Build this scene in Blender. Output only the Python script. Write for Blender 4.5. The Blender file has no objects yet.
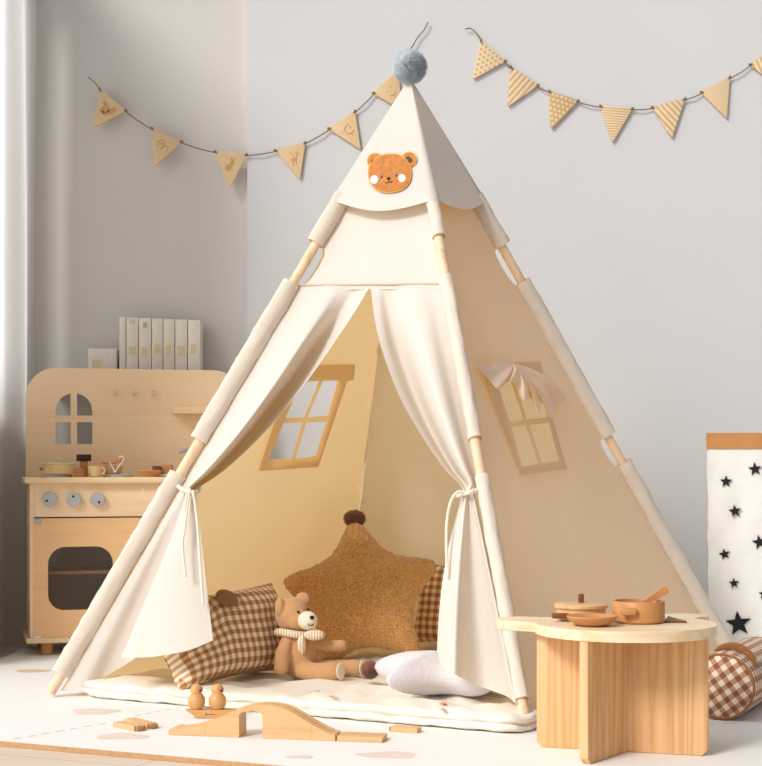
import bpy, bmesh, math, random
from mathutils import Vector as V, Matrix, noise, geometry
from math import sin, cos, pi, radians, sqrt, atan2
random.seed(7)
S = bpy.context.scene
COL = S.collection
F, HX, HY, H = 1600.0, 381.0, 465.0, 0.62
CAM = V((0, 0, H))
MZ = 0.012                       # top of the play mat

# ------------------------------------------------------------------ measuring helpers
def ray(px, py): return V(((px - HX) / F, 1, -(py - HY) / F))
def at(px, py, d): return CAM + ray(px, py) * d
def floor_pt(px, py, z=MZ): return at(px, py, F * (H - z) / (py - HY))
def on_plane(px, py, p, n):
    r = ray(px, py)
    return CAM + r * ((p - CAM).dot(n) / r.dot(n))
def proj(p):
    q = p - CAM
    return HX + F * q.x / q.y, HY - F * q.z / q.y
def lerp(a, b, t): return a + (b - a) * t

# ------------------------------------------------------------------ materials
def lin(h):
    h = h.lstrip('#')
    o = []
    for i in (0, 2, 4):
        c = int(h[i:i + 2], 16) / 255
        o.append(c / 12.92 if c <= 0.04045 else ((c + 0.055) / 1.055) ** 2.4)
    return (*o, 1)

class NT:
    def __init__(s, name):
        s.m = bpy.data.materials.new(name); s.m.use_nodes = True
        s.t = s.m.node_tree; s.t.nodes.clear()
        s.out = s.n('ShaderNodeOutputMaterial')
    def n(s, ty, **kw):
        x = s.t.nodes.new(ty)
        for k, v in kw.items(): setattr(x, k, v)
        return x
    def l(s, a, b): s.t.links.new(a, b)
    def bsdf(s, col=None, rough=.6, sheen=0, spec=.3):
        b = s.n('ShaderNodeBsdfPrincipled')
        if col: b.inputs['Base Color'].default_value = col
        b.inputs['Roughness'].default_value = rough
        b.inputs['Specular IOR Level'].default_value = spec
        if sheen:
            b.inputs['Sheen Weight'].default_value = sheen
            b.inputs['Sheen Roughness'].default_value = .6
        s.l(b.outputs[0], s.out.inputs[0])
        return b
    def coord(s, kind='Object', scale=(1, 1, 1), rot=(0, 0, 0)):
        c = s.n('ShaderNodeTexCoord'); m = s.n('ShaderNodeMapping')
        m.inputs['Scale'].default_value = scale; m.inputs['Rotation'].default_value = rot
        s.l(c.outputs[kind], m.inputs[0])
        return m.outputs[0]
    def noise(s, vec, scale, detail=3, rough=.55):
        x = s.n('ShaderNodeTexNoise'); x.inputs['Scale'].default_value = scale
        x.inputs['Detail'].default_value = detail; x.inputs['Roughness'].default_value = rough
        s.l(vec, x.inputs['Vector']); return x.outputs['Fac']
    def ramp(s, fac, stops, interp='LINEAR'):
        r = s.n('ShaderNodeValToRGB'); r.color_ramp.interpolation = interp
        e = r.color_ramp.elements
        while len(e) < len(stops): e.new(.5)
        for i, (p, c) in enumerate(stops): e[i].position = p; e[i].color = c
        s.l(fac, r.inputs[0]); return r.outputs[0]
    def bump(s, h, b, strength=.3, dist=.002):
        x = s.n('ShaderNodeBump'); x.inputs['Strength'].default_value = strength
        x.inputs['Distance'].default_value = dist
        s.l(h, x.inputs['Height']); s.l(x.outputs[0], b.inputs['Normal'])
    def math(s, op, a, b=None):
        x = s.n('ShaderNodeMath', operation=op)
        for i, v in enumerate((a, b)):
            if v is None: continue
            if isinstance(v, (int, float)): x.inputs[i].default_value = v
            else: s.l(v, x.inputs[i])
        return x.outputs[0]

def plain(name, col, rough=.6, spec=.3, sheen=0, var=.06, nscale=40, bump=0.0):
    t = NT(name); c = lin(col); b = t.bsdf(c, rough, sheen, spec)
    v = t.coord(); f = t.noise(v, nscale)
    d = tuple(x * (1 - var) for x in c[:3]) + (1,); u = tuple(min(1, x * (1 + var)) for x in c[:3]) + (1,)
    t.l(t.ramp(f, [(.3, d), (.7, u)]), b.inputs['Base Color'])
    if bump: t.bump(f, b, bump)
    return t.m

def wood(name, c1, c2, axis='X', across=45, along=2.5, rough=.5, spec=.3):
    t = NT(name); b = t.bsdf(None, rough, 0, spec)
    sc = {'X': (along, across, across), 'Y': (across, along, across), 'Z': (across, across, along)}[axis]
    v = t.coord('Object', sc)
    f = t.noise(v, 1.0, 4, .6)
    col = t.ramp(f, [(.32, lin(c2)), (.5, lin(c1)), (.72, lin(c1))])
    t.l(col, b.inputs['Base Color'])
    t.bump(f, b, .08, .001)
    return t.m

def pine(name, c1, c2, c3, axis='Z'):
    """boards glued edge to edge with long wavy grain"""
    t = NT(name); b = t.bsdf(None, .48, 0, .35)
    sc = {'X': (.25, 9, 9), 'Y': (9, .25, 9), 'Z': (9, 9, .25)}[axis]
    v = t.coord('Object', sc)
    f = t.noise(v, 1.3, 2, .5)
    w = t.math('PINGPONG', t.math('MULTIPLY', f, 22), 1.0)
    sc2 = {'X': (4, 300, 300), 'Y': (300, 4, 300), 'Z': (300, 300, 4)}[axis]
    g = t.noise(t.coord('Object', sc2), 1, 3)
    mix = t.math('ADD', t.math('MULTIPLY', w, .65), t.math('MULTIPLY', g, .35))
    t.l(t.ramp(mix, [(.1, lin(c1)), (.6, lin(c2)), (.95, lin(c3))]), b.inputs['Base Color'])
    t.bump(mix, b, .05, .001)
    return t.m

def cloth(name, col, trans=None, tw=.35, weave=900, var=.03, sheen=.1, bump=.15):
    t = NT(name); b = t.bsdf(lin(col), .95, sheen, .1)
    v = t.coord(); f = t.noise(v, weave, 2)
    g = t.noise(v, 9, 3)
    c = lin(col)
    d = tuple(x * (1 - var) for x in c[:3]) + (1,)
    t.l(t.ramp(g, [(.3, d), (.7, c)]), b.inputs['Base Color'])
    t.bump(t.math('ADD', f, t.math('MULTIPLY', g, 3)), b, bump, .0015)
    if trans:
        tr = t.n('ShaderNodeBsdfTranslucent'); tr.inputs[0].default_value = lin(trans)
        mx = t.n('ShaderNodeMixShader'); mx.inputs[0].default_value = tw
        t.l(b.outputs[0], mx.inputs[1]); t.l(tr.outputs[0], mx.inputs[2]); t.l(mx.outputs[0], t.out.inputs[0])
    return t.m

def gingham(name, light, mid, dark, period=.025):
    t = NT(name); b = t.bsdf(None, .95, .1, .1)
    v = t.coord('UV', (1 / period, 1 / period, 1))
    sp = t.n('ShaderNodeSeparateXYZ'); t.l(v, sp.inputs[0])
    a = t.math('GREATER_THAN', t.math('FRACT', sp.outputs[0]), .5)
    c = t.math('GREATER_THAN', t.math('FRACT', sp.outputs[1]), .5)
    f = t.math('MULTIPLY', t.math('ADD', a, c), .5)
    t.l(t.ramp(f, [(0, lin(light)), (.4, lin(mid)), (.9, lin(dark))], 'CONSTANT'), b.inputs['Base Color'])
    t.bump(t.noise(t.coord('UV'), 1500, 2), b, .2, .001)
    return t.m

def plush(name, c1, c2, scale=260, sheen=.5, bump=1.0, dist=.004):
    t = NT(name); b = t.bsdf(None, 1, sheen, .05)
    v = t.coord()
    vo = t.n('ShaderNodeTexVoronoi'); vo.inputs['Scale'].default_value = scale; t.l(v, vo.inputs['Vector'])
    nz = t.noise(v, scale * .6, 3)
    f = t.math('ADD', t.math('MULTIPLY', vo.outputs['Distance'], .6), t.math('MULTIPLY', nz, .6))
    t.l(t.ramp(f, [(.25, lin(c1)), (.75, lin(c2))]), b.inputs['Base Color'])
    t.bump(t.math('SUBTRACT', 1, f), b, bump, dist)
    return t.m

def flagmat(name, kind, light='#E2CAA8', dark='#C6A375'):
    t = NT(name); b = t.bsdf(None, .6, 0, .2)
    rot = {'stripe_d': (0, 0, radians(8)), 'stripe_r': (0, 0, radians(-28)), 'stripe_h': (0, 0, pi / 2), 'weave': (0, 0, .0)}.get(kind, (0, 0, 0))
    v = t.coord('UV', (1, 1, 1), rot)
    sp = t.n('ShaderNodeSeparateXYZ'); t.l(v, sp.inputs[0])
    u, w = sp.outputs[0], sp.outputs[1]
    if kind == 'plain':
        f = t.noise(t.coord('UV', (20, 300, 1)), 1, 2)
        t.l(t.ramp(f, [(.3, lin('#D6B78E')), (.7, lin('#DCBF97'))]), b.inputs['Base Color']); return t.m
    if kind in ('dots', 'pale_dots'):
        k = 1 / .0165
        row = t.math('FLOOR', t.math('MULTIPLY', w, k))
        uu = t.math('ADD', t.math('MULTIPLY', u, k), t.math('MULTIPLY', row, .5))
        fx = t.math('SUBTRACT', t.math('FRACT', uu), .5); fy = t.math('SUBTRACT', t.math('FRACT', t.math('MULTIPLY', w, k)), .5)
        d = t.math('ADD', t.math('MULTIPLY', fx, fx), t.math('MULTIPLY', fy, fy))
        f = t.math('LESS_THAN', d, .085)
        if kind == 'pale_dots': f = t.math('SUBTRACT', 1, f)
    elif kind == 'weave':
        a = t.math('GREATER_THAN', t.math('FRACT', t.math('MULTIPLY', u, 1 / .006)), .6)
        c = t.math('GREATER_THAN', t.math('FRACT', t.math('MULTIPLY', w, 1 / .006)), .6)
        f = t.math('MULTIPLY', t.math('ADD', a, c), .5)
    else:
        p = .009 if kind == 'stripe_h' else .017
        f = t.math('GREATER_THAN', t.math('FRACT', t.math('MULTIPLY', u, 1 / p)), .55)
    t.l(t.ramp(f, [(0, lin(light)), (1, lin(dark))]), b.inputs['Base Color'])
    return t.m

M = {}
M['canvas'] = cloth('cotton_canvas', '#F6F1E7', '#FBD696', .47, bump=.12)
M['canvas_front'] = cloth('cotton_canvas_sunlit', '#E6E2DC', '#F2CB7C', .22, bump=.12)  # same canvas, less translucent: sunlit whiteness of front and cap put into the material
M['canvas_trim'] = cloth('canvas_binding', '#EADFCB', '#E0B87C', .3, bump=.12)
M['canvas_frame'] = cloth('canvas_window_band', '#EBDDC2', '#EFC374', .45, bump=.15)
M['canvas_sleeve'] = cloth('canvas_pole_sleeve', '#F7F1E5', '#EBC88C', .30, weave=500, bump=.35)
M['pole'] = wood('pole_pine', '#EFCFAE', '#DDB48A', 'Z', 60, 3)
M['cord'] = plain('cotton_cord', '#E9DFCC', .9)
M['twine'] = plain('brown_twine', '#85705E', .9)
M['pom_grey'] = plain('grey_blue_fur', '#BBC4CD', .95, .05, .6, .25, 30)
M['pom_brown'] = plain('brown_fur', '#85573E', .95, .05, .5, .4, 120)
M['felt_orange'] = plain('orange_felt', '#BE7A3E', .9, .1, .2, .18, 90, .5)
M['felt_edge'] = plain('amber_stitching', '#E0A246', .8)
M['felt_dark'] = plain('dark_felt', '#5A4A40', .9)
M['felt_white'] = plain('blush_felt', '#F3E6E2', .9)
M['felt_black'] = plain('black_thread', '#3B2B22', .8)
M['felt_blue'] = plain('grey_thread', '#7F7C82', .8)
M['wall'] = plain('wall_paint_white', '#D0D0D2', .9, .1, var=.012, nscale=3)
M['wall_warm'] = plain('wall_paint_greige', '#CFCAC6', .9, .1, var=.012, nscale=3)
M['trim'] = plain('white_trim', '#E9E6E2', .6)
M['mat'] = plain('foam_mat', '#EFEDEA', .75, .2, var=.015, nscale=6)
M['mat_edge'] = plain('foam_mat_edge', '#BF966A', .8, var=.12, nscale=120)
M['print_pink'] = plain('mat_print', '#E6D3C8', .8)
M['print_brown'] = plain('mat_print_brown', '#DDBFA6', .8)
M['dash'] = plain('mat_dashes', '#CFC9C6', .8)
M['pad'] = cloth('quilted_cotton', '#F3EADC', None, weave=700, bump=.2)
M['embro'] = plain('orange_embroidery', '#D9A46A', .9)
M['embro_red'] = plain('rust_embroidery', '#D3B3A0', .9)
M['kwood'] = wood('kitchen_birch', '#F3D6B2', '#EECFA8', 'X', 30, 2)
M['kdoor'] = wood('kitchen_door_birch', '#ECC190', '#E6BA88', 'X', 30, 2)
M['ktop'] = wood('kitchen_top', '#EED1AA', '#E2BF94', 'X', 40, 2)
M['kedge'] = wood('kitchen_leg_oak', '#C98F56', '#B57A45', 'Z', 60, 3)
M['knob'] = plain('grey_knob', '#B4B7BB', .5)
M['black'] = plain('black_ink', '#1A1B20', .7)
M['burner'] = plain('grey_burner', '#AEB3B6', .4, .5)
M['cream'] = plain('cream_paint', '#E9CF9A', .5)
M['sage'] = plain('sage_paint', '#C3C3A0', .5)
M['choc'] = wood('dark_walnut', '#4B2A22', '#38201A', 'X')
M['brownw'] = wood('brown_beech', '#B47A4A', '#9E6739', 'X')
M['tanw'] = wood('tan_beech', '#C9925E', '#B57F4C', 'X')
M['white_paint'] = plain('white_paint', '#EFEAE2', .5)
M['hookm'] = plain('pale_hook', '#D9BC8C', .5)
M['tpine_top'] = pine('pine_table_top', '#EFDBBD', '#E9D0AC', '#DFC096', 'X')
M['tpine'] = pine('pine_table_leg', '#E5BA8A', '#DCAC78', '#C69159', 'Z')
M['tpine_e'] = pine('pine_table_edge', '#EFD0A0', '#E6C08A', '#D9AC74', 'Z')
M['pot'] = wood('cookware_beech', '#C78C56', '#B77B47', 'X', 60, 6, .42, .4)
M['potl'] = wood('cookware_light', '#D9AE80', '#CB9B6A', 'X', 60, 6, .42, .4)
M['potd'] = wood('cookware_dark', '#7C4A2A', '#663A20', 'X', 60, 6, .42, .4)
M['track'] = wood('track_beech', '#DDB383', '#D0A170', 'X', 70, 5)
M['trackd'] = wood('track_end', '#B98556', '#A37144', 'X', 70, 5)
M['bird'] = wood('bird_beech', '#D9A468', '#CB9356', 'X', 80, 8, .4, .4)
M['birdd'] = plain('bird_beak', '#6B3A1E', .5)
M['ging'] = gingham('brown_gingham', '#F2E3CF', '#CDA37A', '#A06E44')
M['ging2'] = gingham('rose_brown_gingham', '#E6D6C6', '#B98F74', '#8B5A3E', .026)
M['suede'] = plain('brown_suede', '#8A5A2C', .95, .05, .3, .15, 120, .3)
M['piping'] = plain('brown_piping', '#9A6A47', .9)
M['star'] = plush('caramel_boucle', '#B06E2C', '#EBB569', 210, .5, 1.0, .006)
M['starw'] = plush('white_terry', '#CFC8CC', '#E2DCE0', 420, .3, .6, .002)
M['bear'] = plush('tan_knit', '#BC8B5E', '#CE9F70', 500, .3, .4, .0015)
M['bear_pale'] = plush('cream_knit', '#E9D9C0', '#F2E6D2', 500, .3, .3, .0015)
M['paper'] = plain('white_kraft', '#ECEAE8', .8, .2, var=.02, nscale=8)
M['kraft'] = plain('brown_kraft', '#C08A55', .8, .2, var=.05, nscale=20)
M['book'] = plain('white_spine', '#E3DCCF', .7)
M['bookm'] = plain('ochre_spine_mark', '#DACBA6', .7)
M['bookg'] = plain('grey_spine_mark', '#B9B0A4', .7)
M['curt'] = cloth('sheer_curtain', '#E2DDD9', '#FAF9F8', .8, weave=500)
M['burn'] = plain('burnt_engraving', '#C69C6C', .7)
t = NT('laminate_floor'); b = t.bsdf(None, .45, 0, .3)
vf = t.coord('Object', (1, 1, 1), (0, 0, radians(24)))
br = t.n('ShaderNodeTexBrick'); br.inputs['Scale'].default_value = 1
br.inputs['Brick Width'].default_value = 1.2; br.inputs['Row Height'].default_value = .14; br.inputs['Mortar Size'].default_value = .0015
br.inputs['Color1'].default_value = lin('#EADBCD'); br.inputs['Color2'].default_value = lin('#E4D2C2'); br.inputs['Mortar'].default_value = lin('#BFA58E')
t.l(vf, br.inputs['Vector'])
gn = t.noise(t.coord('Object', (3, 60, 60), (0, 0, radians(24))), 1, 4)
mxn = t.n('ShaderNodeMixRGB', blend_type='MULTIPLY'); mxn.inputs[0].default_value = .35
t.l(br.outputs[0], mxn.inputs[1]); t.l(t.ramp(gn, [(.3, lin('#E6D6C8')), (.65, (1, 1, 1, 1))]), mxn.inputs[2])
t.l(mxn.outputs[0], b.inputs['Base Color']); M['floor'] = t.m
t = NT('smoked_acrylic')
tr = t.n('ShaderNodeBsdfTransparent'); tr.inputs[0].default_value = (.72, .67, .64, 1)
gl = t.n('ShaderNodeBsdfGlossy'); gl.inputs['Roughness'].default_value = .1
mx = t.n('ShaderNodeMixShader'); mx.inputs[0].default_value = .05
t.l(tr.outputs[0], mx.inputs[1]); t.l(gl.outputs[0], mx.inputs[2]); t.l(mx.outputs[0], t.out.inputs[0]); M['acrylic'] = t.m
FM = {k: flagmat('flag_' + k, k) for k in ('plain', 'dots', 'pale_dots', 'weave', 'stripe_d', 'stripe_r', 'stripe_h')}

# ------------------------------------------------------------------ objects
def thing(name, label, cat, loc=(0, 0, 0), rotz=0, group=None):
    o = bpy.data.objects.new(name, None); COL.objects.link(o)
    o.empty_display_size = .05
    o.location = loc; o.rotation_euler = (0, 0, rotz)
    o['label'] = label; o['category'] = cat
    if group: o['group'] = group
    return o
def tag(o, label, cat, group=None):
    o['label'] = label; o['category'] = cat
    if group: o['group'] = group
    return o
def wloc(o):
    v = V((0, 0, 0))
    while o: v = v + o.location; o = o.parent
    return v
def obj(name, bm, mats, parent=None, world=False, sharp=40, recalc=True, base=False):
    """links a bmesh as one mesh object; world: the coordinates are world ones (parents must be unrotated); base: move the origin to the base"""
    if recalc: bmesh.ops.recalc_face_normals(bm, faces=bm.faces)
    me = bpy.data.meshes.new(name)
    off = V((0, 0, 0))
    if world and parent: off = wloc(parent)
    if base:
        xs = [v.co for v in bm.verts]
        off = V(((min(c.x for c in xs) + max(c.x for c in xs)) / 2, (min(c.y for c in xs) + max(c.y for c in xs)) / 2, min(c.z for c in xs)))
    if off.length: bmesh.ops.translate(bm, verts=bm.verts, vec=-off)
    bm.to_mesh(me); bm.free()
    for m in (mats if isinstance(mats, (list, tuple)) else [mats]): me.materials.append(m)
    me.polygons.foreach_set('use_smooth', [True] * len(me.polygons))
    if sharp: me.set_sharp_from_angle(angle=radians(sharp))
    o = bpy.data.objects.new(name, me); COL.objects.link(o)
    if base: o.location = off
    if parent: o.parent = parent
    return o
def struct(name, bm, m, **k):
    o = obj(name, bm, m, **k); o['kind'] = 'structure'; return o
NB = bmesh.new
def box(bm, lo, hi, bev=0, seg=2):
    lo, hi = V(lo), V(hi); c = (lo + hi) / 2; d = hi - lo
    r = bmesh.ops.create_cube(bm, size=1, matrix=Matrix.Translation(c) @ Matrix.Diagonal((*d, 1)))
    if bev:
        es = list({e for v in r['verts'] for e in v.link_edges})
        bmesh.ops.bevel(bm, geom=es, offset=bev, segments=seg, profile=.5, affect='EDGES')
    return bm
def Box(lo, hi, bev=0): return box(NB(), lo, hi, bev)
def frames(pts, closed=False):
    T = []
    n = len(pts)
    for i in range(n):
        a = pts[i - 1] if (i > 0 or closed) else pts[i]; c = pts[(i + 1) % n] if (i < n - 1 or closed) else pts[i]
        T.append((c - a).normalized())
    u = T[0].orthogonal().normalized(); out = []
    for i in range(n):
        u = (u - T[i] * u.dot(T[i])).normalized()
        out.append((T[i], u, T[i].cross(u)))
    return out
def tube(bm, pts, r, seg=10, closed=False, round_ends=False, caps=True):
    pts = [V(p) for p in pts]; n = len(pts)
    rr = list(r) if isinstance(r, (list, tuple)) else [r] * n
    fr = frames(pts, closed)
    if round_ends:
        pre, post = [], []
        for k in (80, 55, 28):
            a = radians(k)
            pre.append((pts[0] - fr[0][0] * rr[0] * sin(a), rr[0] * cos(a), fr[0]))
            post.insert(0, (pts[-1] + fr[-1][0] * rr[-1] * sin(a), rr[-1] * cos(a), fr[-1]))
        seq = pre + [(pts[i], rr[i], fr[i]) for i in range(n)] + post
    else: seq = [(pts[i], rr[i], fr[i]) for i in range(n)]
    rings = [[bm.verts.new(p + (f[1] * cos(2 * pi * k / seg) + f[2] * sin(2 * pi * k / seg)) * q) for k in range(seg)] for p, q, f in seq]
    m = len(rings)
    for i in range(m if closed else m - 1):
        a, c = rings[i], rings[(i + 1) % m]
        for k in range(seg): bm.faces.new((a[k], a[(k + 1) % seg], c[(k + 1) % seg], c[k]))
    if not closed and caps: bm.faces.new(rings[0][::-1]); bm.faces.new(rings[-1])
    return bm
def Tube(pts, r, seg=10, **k): return tube(NB(), pts, r, seg, **k)
def lathe(bm, prof, c=(0, 0, 0), seg=40, closed=False):
    c = V(c); rings = []
    for r, z in prof:
        if r < 1e-6: rings.append([bm.verts.new(c + V((0, 0, z)))])
        else: rings.append([bm.verts.new(c + V((r * cos(2 * pi * k / seg), r * sin(2 * pi * k / seg), z))) for k in range(seg)])
    for i in range(len(rings) if closed else len(rings) - 1):
        a, d = rings[i], rings[(i + 1) % len(rings)]
        for k in range(seg):
            q = [a[k % len(a)], a[(k + 1) % len(a)], d[(k + 1) % len(d)], d[k % len(d)]]
            u = []
            for v in q:
                if v not in u: u.append(v)
            if len(u) > 2: bm.faces.new(u)
    return bm
def Lathe(prof, c=(0, 0, 0), seg=40, **k): return lathe(NB(), prof, c, seg, **k)
def prism(bm, pts, vec, bev=0):
    a = [bm.verts.new(p) for p in pts]; c = [bm.verts.new(V(p) + V(vec)) for p in pts]
    fs = [bm.faces.new(a[::-1]), bm.faces.new(c)]
    n = len(pts)
    for i in range(n): bm.faces.new((a[i], a[(i + 1) % n], c[(i + 1) % n], c[i]))
    if bev:
        es = list({e for f in fs for e in f.edges})
        bmesh.ops.bevel(bm, geom=es, offset=bev, segments=2, profile=.5, affect='EDGES')
    return bm
def Prism(pts, vec, bev=0): return prism(NB(), pts, vec, bev)
def ellip(bm, c, r, rot=None, u=24, v=16):
    mt = Matrix.Translation(V(c)) @ (rot.to_4x4() if rot else Matrix.Identity(4)) @ Matrix.Diagonal((*r, 1))
    bmesh.ops.create_uvsphere(bm, u_segments=u, v_segments=v, radius=1, matrix=mt); return bm
def Ellip(c, r, rot=None, **k): return ellip(NB(), c, r, rot, **k)
def cr(P, n):
    """Catmull-Rom through the points P, n samples"""
    out = []; m = len(P)
    for k in range(n):
        x = k / (n - 1) * (m - 1); i = min(int(x), m - 2); t = x - i
        p0, p1, p2, p3 = P[max(i - 1, 0)], P[i], P[i + 1], P[min(i + 2, m - 1)]
        out.append(.5 * (2 * p1 + (p2 - p0) * t + (2 * p0 - 5 * p1 + 4 * p2 - p3) * t * t + (3 * p1 - p0 - 3 * p2 + p3) * t ** 3))
    return out
def crgrid(G, nu, nv):
    rows = [cr(r, nu) for r in G]
    cols = [cr([r[k] for r in rows], nv) for k in range(nu)]
    return [[cols[k][j] for k in range(nu)] for j in range(nv)]
def sheet(bm, G, uvs=None):
    vs = [[bm.verts.new(p) for p in r] for r in G]
    uv = bm.loops.layers.uv.verify() if uvs else None
    for j in range(len(G) - 1):
        for k in range(len(G[0]) - 1):
            ids = ((j, k), (j, k + 1), (j + 1, k + 1), (j + 1, k))
            f = bm.faces.new([vs[a][b_] for a, b_ in ids])
            if uvs:
                for lp, (a, b_) in zip(f.loops, ids): lp[uv].uv = uvs[a][b_]
    return bm
def inpoly(p, poly):
    x, y = p; c = False; n = len(poly)
    for i in range(n):
        a, d = poly[i], poly[i - 1]
        if (a[1] > y) != (d[1] > y) and x < (d[0] - a[0]) * (y - a[1]) / (d[1] - a[1]) + a[0]: c = not c
    return c
def dense(poly, sp):
    out = []
    for i, a in enumerate(poly):
        c = poly[(i + 1) % len(poly)]; L = math.hypot(c[0] - a[0], c[1] - a[1]); n = max(1, int(L / sp)) if sp else 1
        for k in range(n): out.append((a[0] + (c[0] - a[0]) * k / n, a[1] + (c[1] - a[1]) * k / n))
    return out
def cdt(outer, holes, sp=0):
    loops = [dense(l, sp) for l in [outer] + list(holes)]
    vs, es = [], []
    for l in loops:
        b0 = len(vs); vs += [V(p) for p in l]; es += [(b0 + i, b0 + (i + 1) % len(l)) for i in range(len(l))]
    if sp:
        x0, x1 = min(p[0] for p in outer), max(p[0] for p in outer); y0, y1 = min(p[1] for p in outer), max(p[1] for p in outer)
        y = y0 + sp / 2
        while y < y1:
            x = x0 + sp / 2
            while x < x1:
                if inpoly((x, y), outer) and not any(inpoly((x, y), h) for h in holes): vs.append(V((x + random.uniform(-.1, .1) * sp, y)))
                x += sp
            y += sp
    r = geometry.delaunay_2d_cdt(vs, es, [], 0, 1e-6)
    ov, of = r[0], r[2]; keep = []
    for f in of:
        c = (sum(ov[i].x for i in f) / len(f), sum(ov[i].y for i in f) / len(f))
        if inpoly(c, outer) and not any(inpoly(c, h) for h in holes): keep.append(f)
    return ov, keep
def flat(outer, holes, fn, sp=0):
    """a single sheet with holes; fn maps 2D to 3D"""
    bm = NB(); v2, fs = cdt(outer, holes, sp)
    vs = [bm.verts.new(fn(p.x, p.y)) for p in v2]
    for f in fs: bm.faces.new([vs[i] for i in f])
    bmesh.ops.delete(bm, geom=[v for v in bm.verts if not v.link_faces], context='VERTS')
    return bm
def plate(outer, holes, fn, th, sp=0):
    """a board with holes; fn(x, y, depth) maps to 3D"""
    bm = flat(outer, holes, lambda x, y: fn(x, y, 0), sp)
    r = bmesh.ops.extrude_face_region(bm, geom=list(bm.faces))
    d = fn(0, 0, th) - fn(0, 0, 0)
    bmesh.ops.translate(bm, verts=[g for g in r['geom'] if isinstance(g, bmesh.types.BMVert)], vec=d)
    return bm
def rrect(x0, y0, x1, y1, r, n=8, corners=(1, 1, 1, 1)):
    """rounded rectangle, corners bottom-left, bottom-right, top-right, top-left"""
    rs = [r * c if isinstance(c, int) else c for c in corners]; out = []
    for (cx, cy, q, a0) in ((x0, y0, rs[0], pi), (x1, y0, rs[1], 1.5 * pi), (x1, y1, rs[2], 0), (x0, y1, rs[3], .5 * pi)):
        sx = 1 if cx == x0 else -1; sy = 1 if cy == y0 else -1
        if q <= 0: out.append((cx, cy)); continue
        for k in range(n + 1):
            a = a0 + pi / 2 * k / n
            out.append((cx + sx * q + q * cos(a), cy + sy * q + q * sin(a)))
    return out
def pom(name, c, r, n, mat, parent, world=True, thin=.0016, squash=(1, 1, 1)):
    bm = NB(); c = V(c)
    ellip(bm, c, [r * .8 * s for s in squash], u=20, v=12)
    for i in range(n):
        z = 1 - 2 * (i + .5) / n; a = i * 2.39996
        d = V((sqrt(1 - z * z) * cos(a), sqrt(1 - z * z) * sin(a), z))
        d = (d + V((random.gauss(0, .12), random.gauss(0, .12), random.gauss(0, .12)))).normalized()
        L = r * random.uniform(.93, 1.06); o = d.orthogonal().normalized(); q = d.cross(o)
        sq = V(squash)
        b3 = [c + (d * r * .72 + (o * cos(w) + q * sin(w)) * thin) * sq for w in (0, 2.1, 4.2)]
        vs = [bm.verts.new(p) for p in b3]; tp = bm.verts.new(c + d * L * sq)
        for k in range(3): bm.faces.new((vs[k], vs[(k + 1) % 3], tp))
    return obj(name, bm, mat, parent, world=world, recalc=False, sharp=0)
def mapuv(bm, fn):
    uv = bm.loops.layers.uv.verify()
    for f in bm.faces:
        for l in f.loops: l[uv].uv = fn(l.vert.co)

# ------------------------------------------------------------------ the room
YW = 5.72
struct('floor', Box((-2.4, 1.6, -.05), (2.6, 5.9, 0)), M['floor'])
struct('wall_back', Box((-.478, YW, 0), (2.6, YW + .12, 2.7)), M['wall'])
struct('wall_back_alcove', Box((-1.5, YW + .04, 0), (-.478, YW + .12, 2.7)), M['wall_warm'])
WX = -1.36
LW = plate([(4.64, 0), (5.76, 0), (5.76, 2.7), (4.64, 2.7)], [[(4.68, .85), (5.52, .85), (5.52, 2.55), (4.68, 2.55)]], lambda y, z, d: V((WX - d, y, z)), .12)
struct('wall_left', LW, M['wall_warm'])
w1 = NB()
for lo, hi in (((4.68, .85), (5.52, .89)), ((4.68, 2.51), (5.52, 2.55)), ((4.68, .89), (4.72, 2.51)), ((5.48, .89), (5.52, 2.51)), ((5.03, .89), (5.06, 2.51))):
    box(w1, (WX - .09, lo[0], lo[1]), (WX - .05, hi[0], hi[1]))
struct('window_1', w1, M['trim'])
struct('trim_1', Box((-1.2, YW - .10, .90), (-.52, YW + .04, .925), .003), M['trim'])   # narrow ledge behind the toy kitchen

# curtain: sheer, hanging along the window wall
G = []
for j in range(24):
    z = .02 + 2.46 * j / 23; row = []
    for k in range(160):
        s = k / 159; y = 4.85 + .80 * s
        amp = .011 + .010 * (1 - j / 23)
        x = -1.266 + .055 * max(0, (y - 5.42) / .23) + amp * sin(s * 2 * pi * 3.7 + .25 * sin(j * .35) + 1.6) + .006 * sin(s * 17 + 1) + (.012 * (1 - j / 23) ** 2) * sin(s * 31)
        row.append(V((x, y, z)))
    G.append(row)
cu = thing('curtain', 'sheer grey white curtain hanging floor to ceiling beside the toy kitchen', 'curtain', (-1.262, 5.25, .012))
obj('drape', sheet(NB(), G), M['curt'], cu, world=True, recalc=False, sharp=0)
obj('curtain_rod', Tube([(-1.262, 4.7, 2.5), (-1.262, 5.7, 2.5)], .012), M['trim'], cu, world=True)

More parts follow.
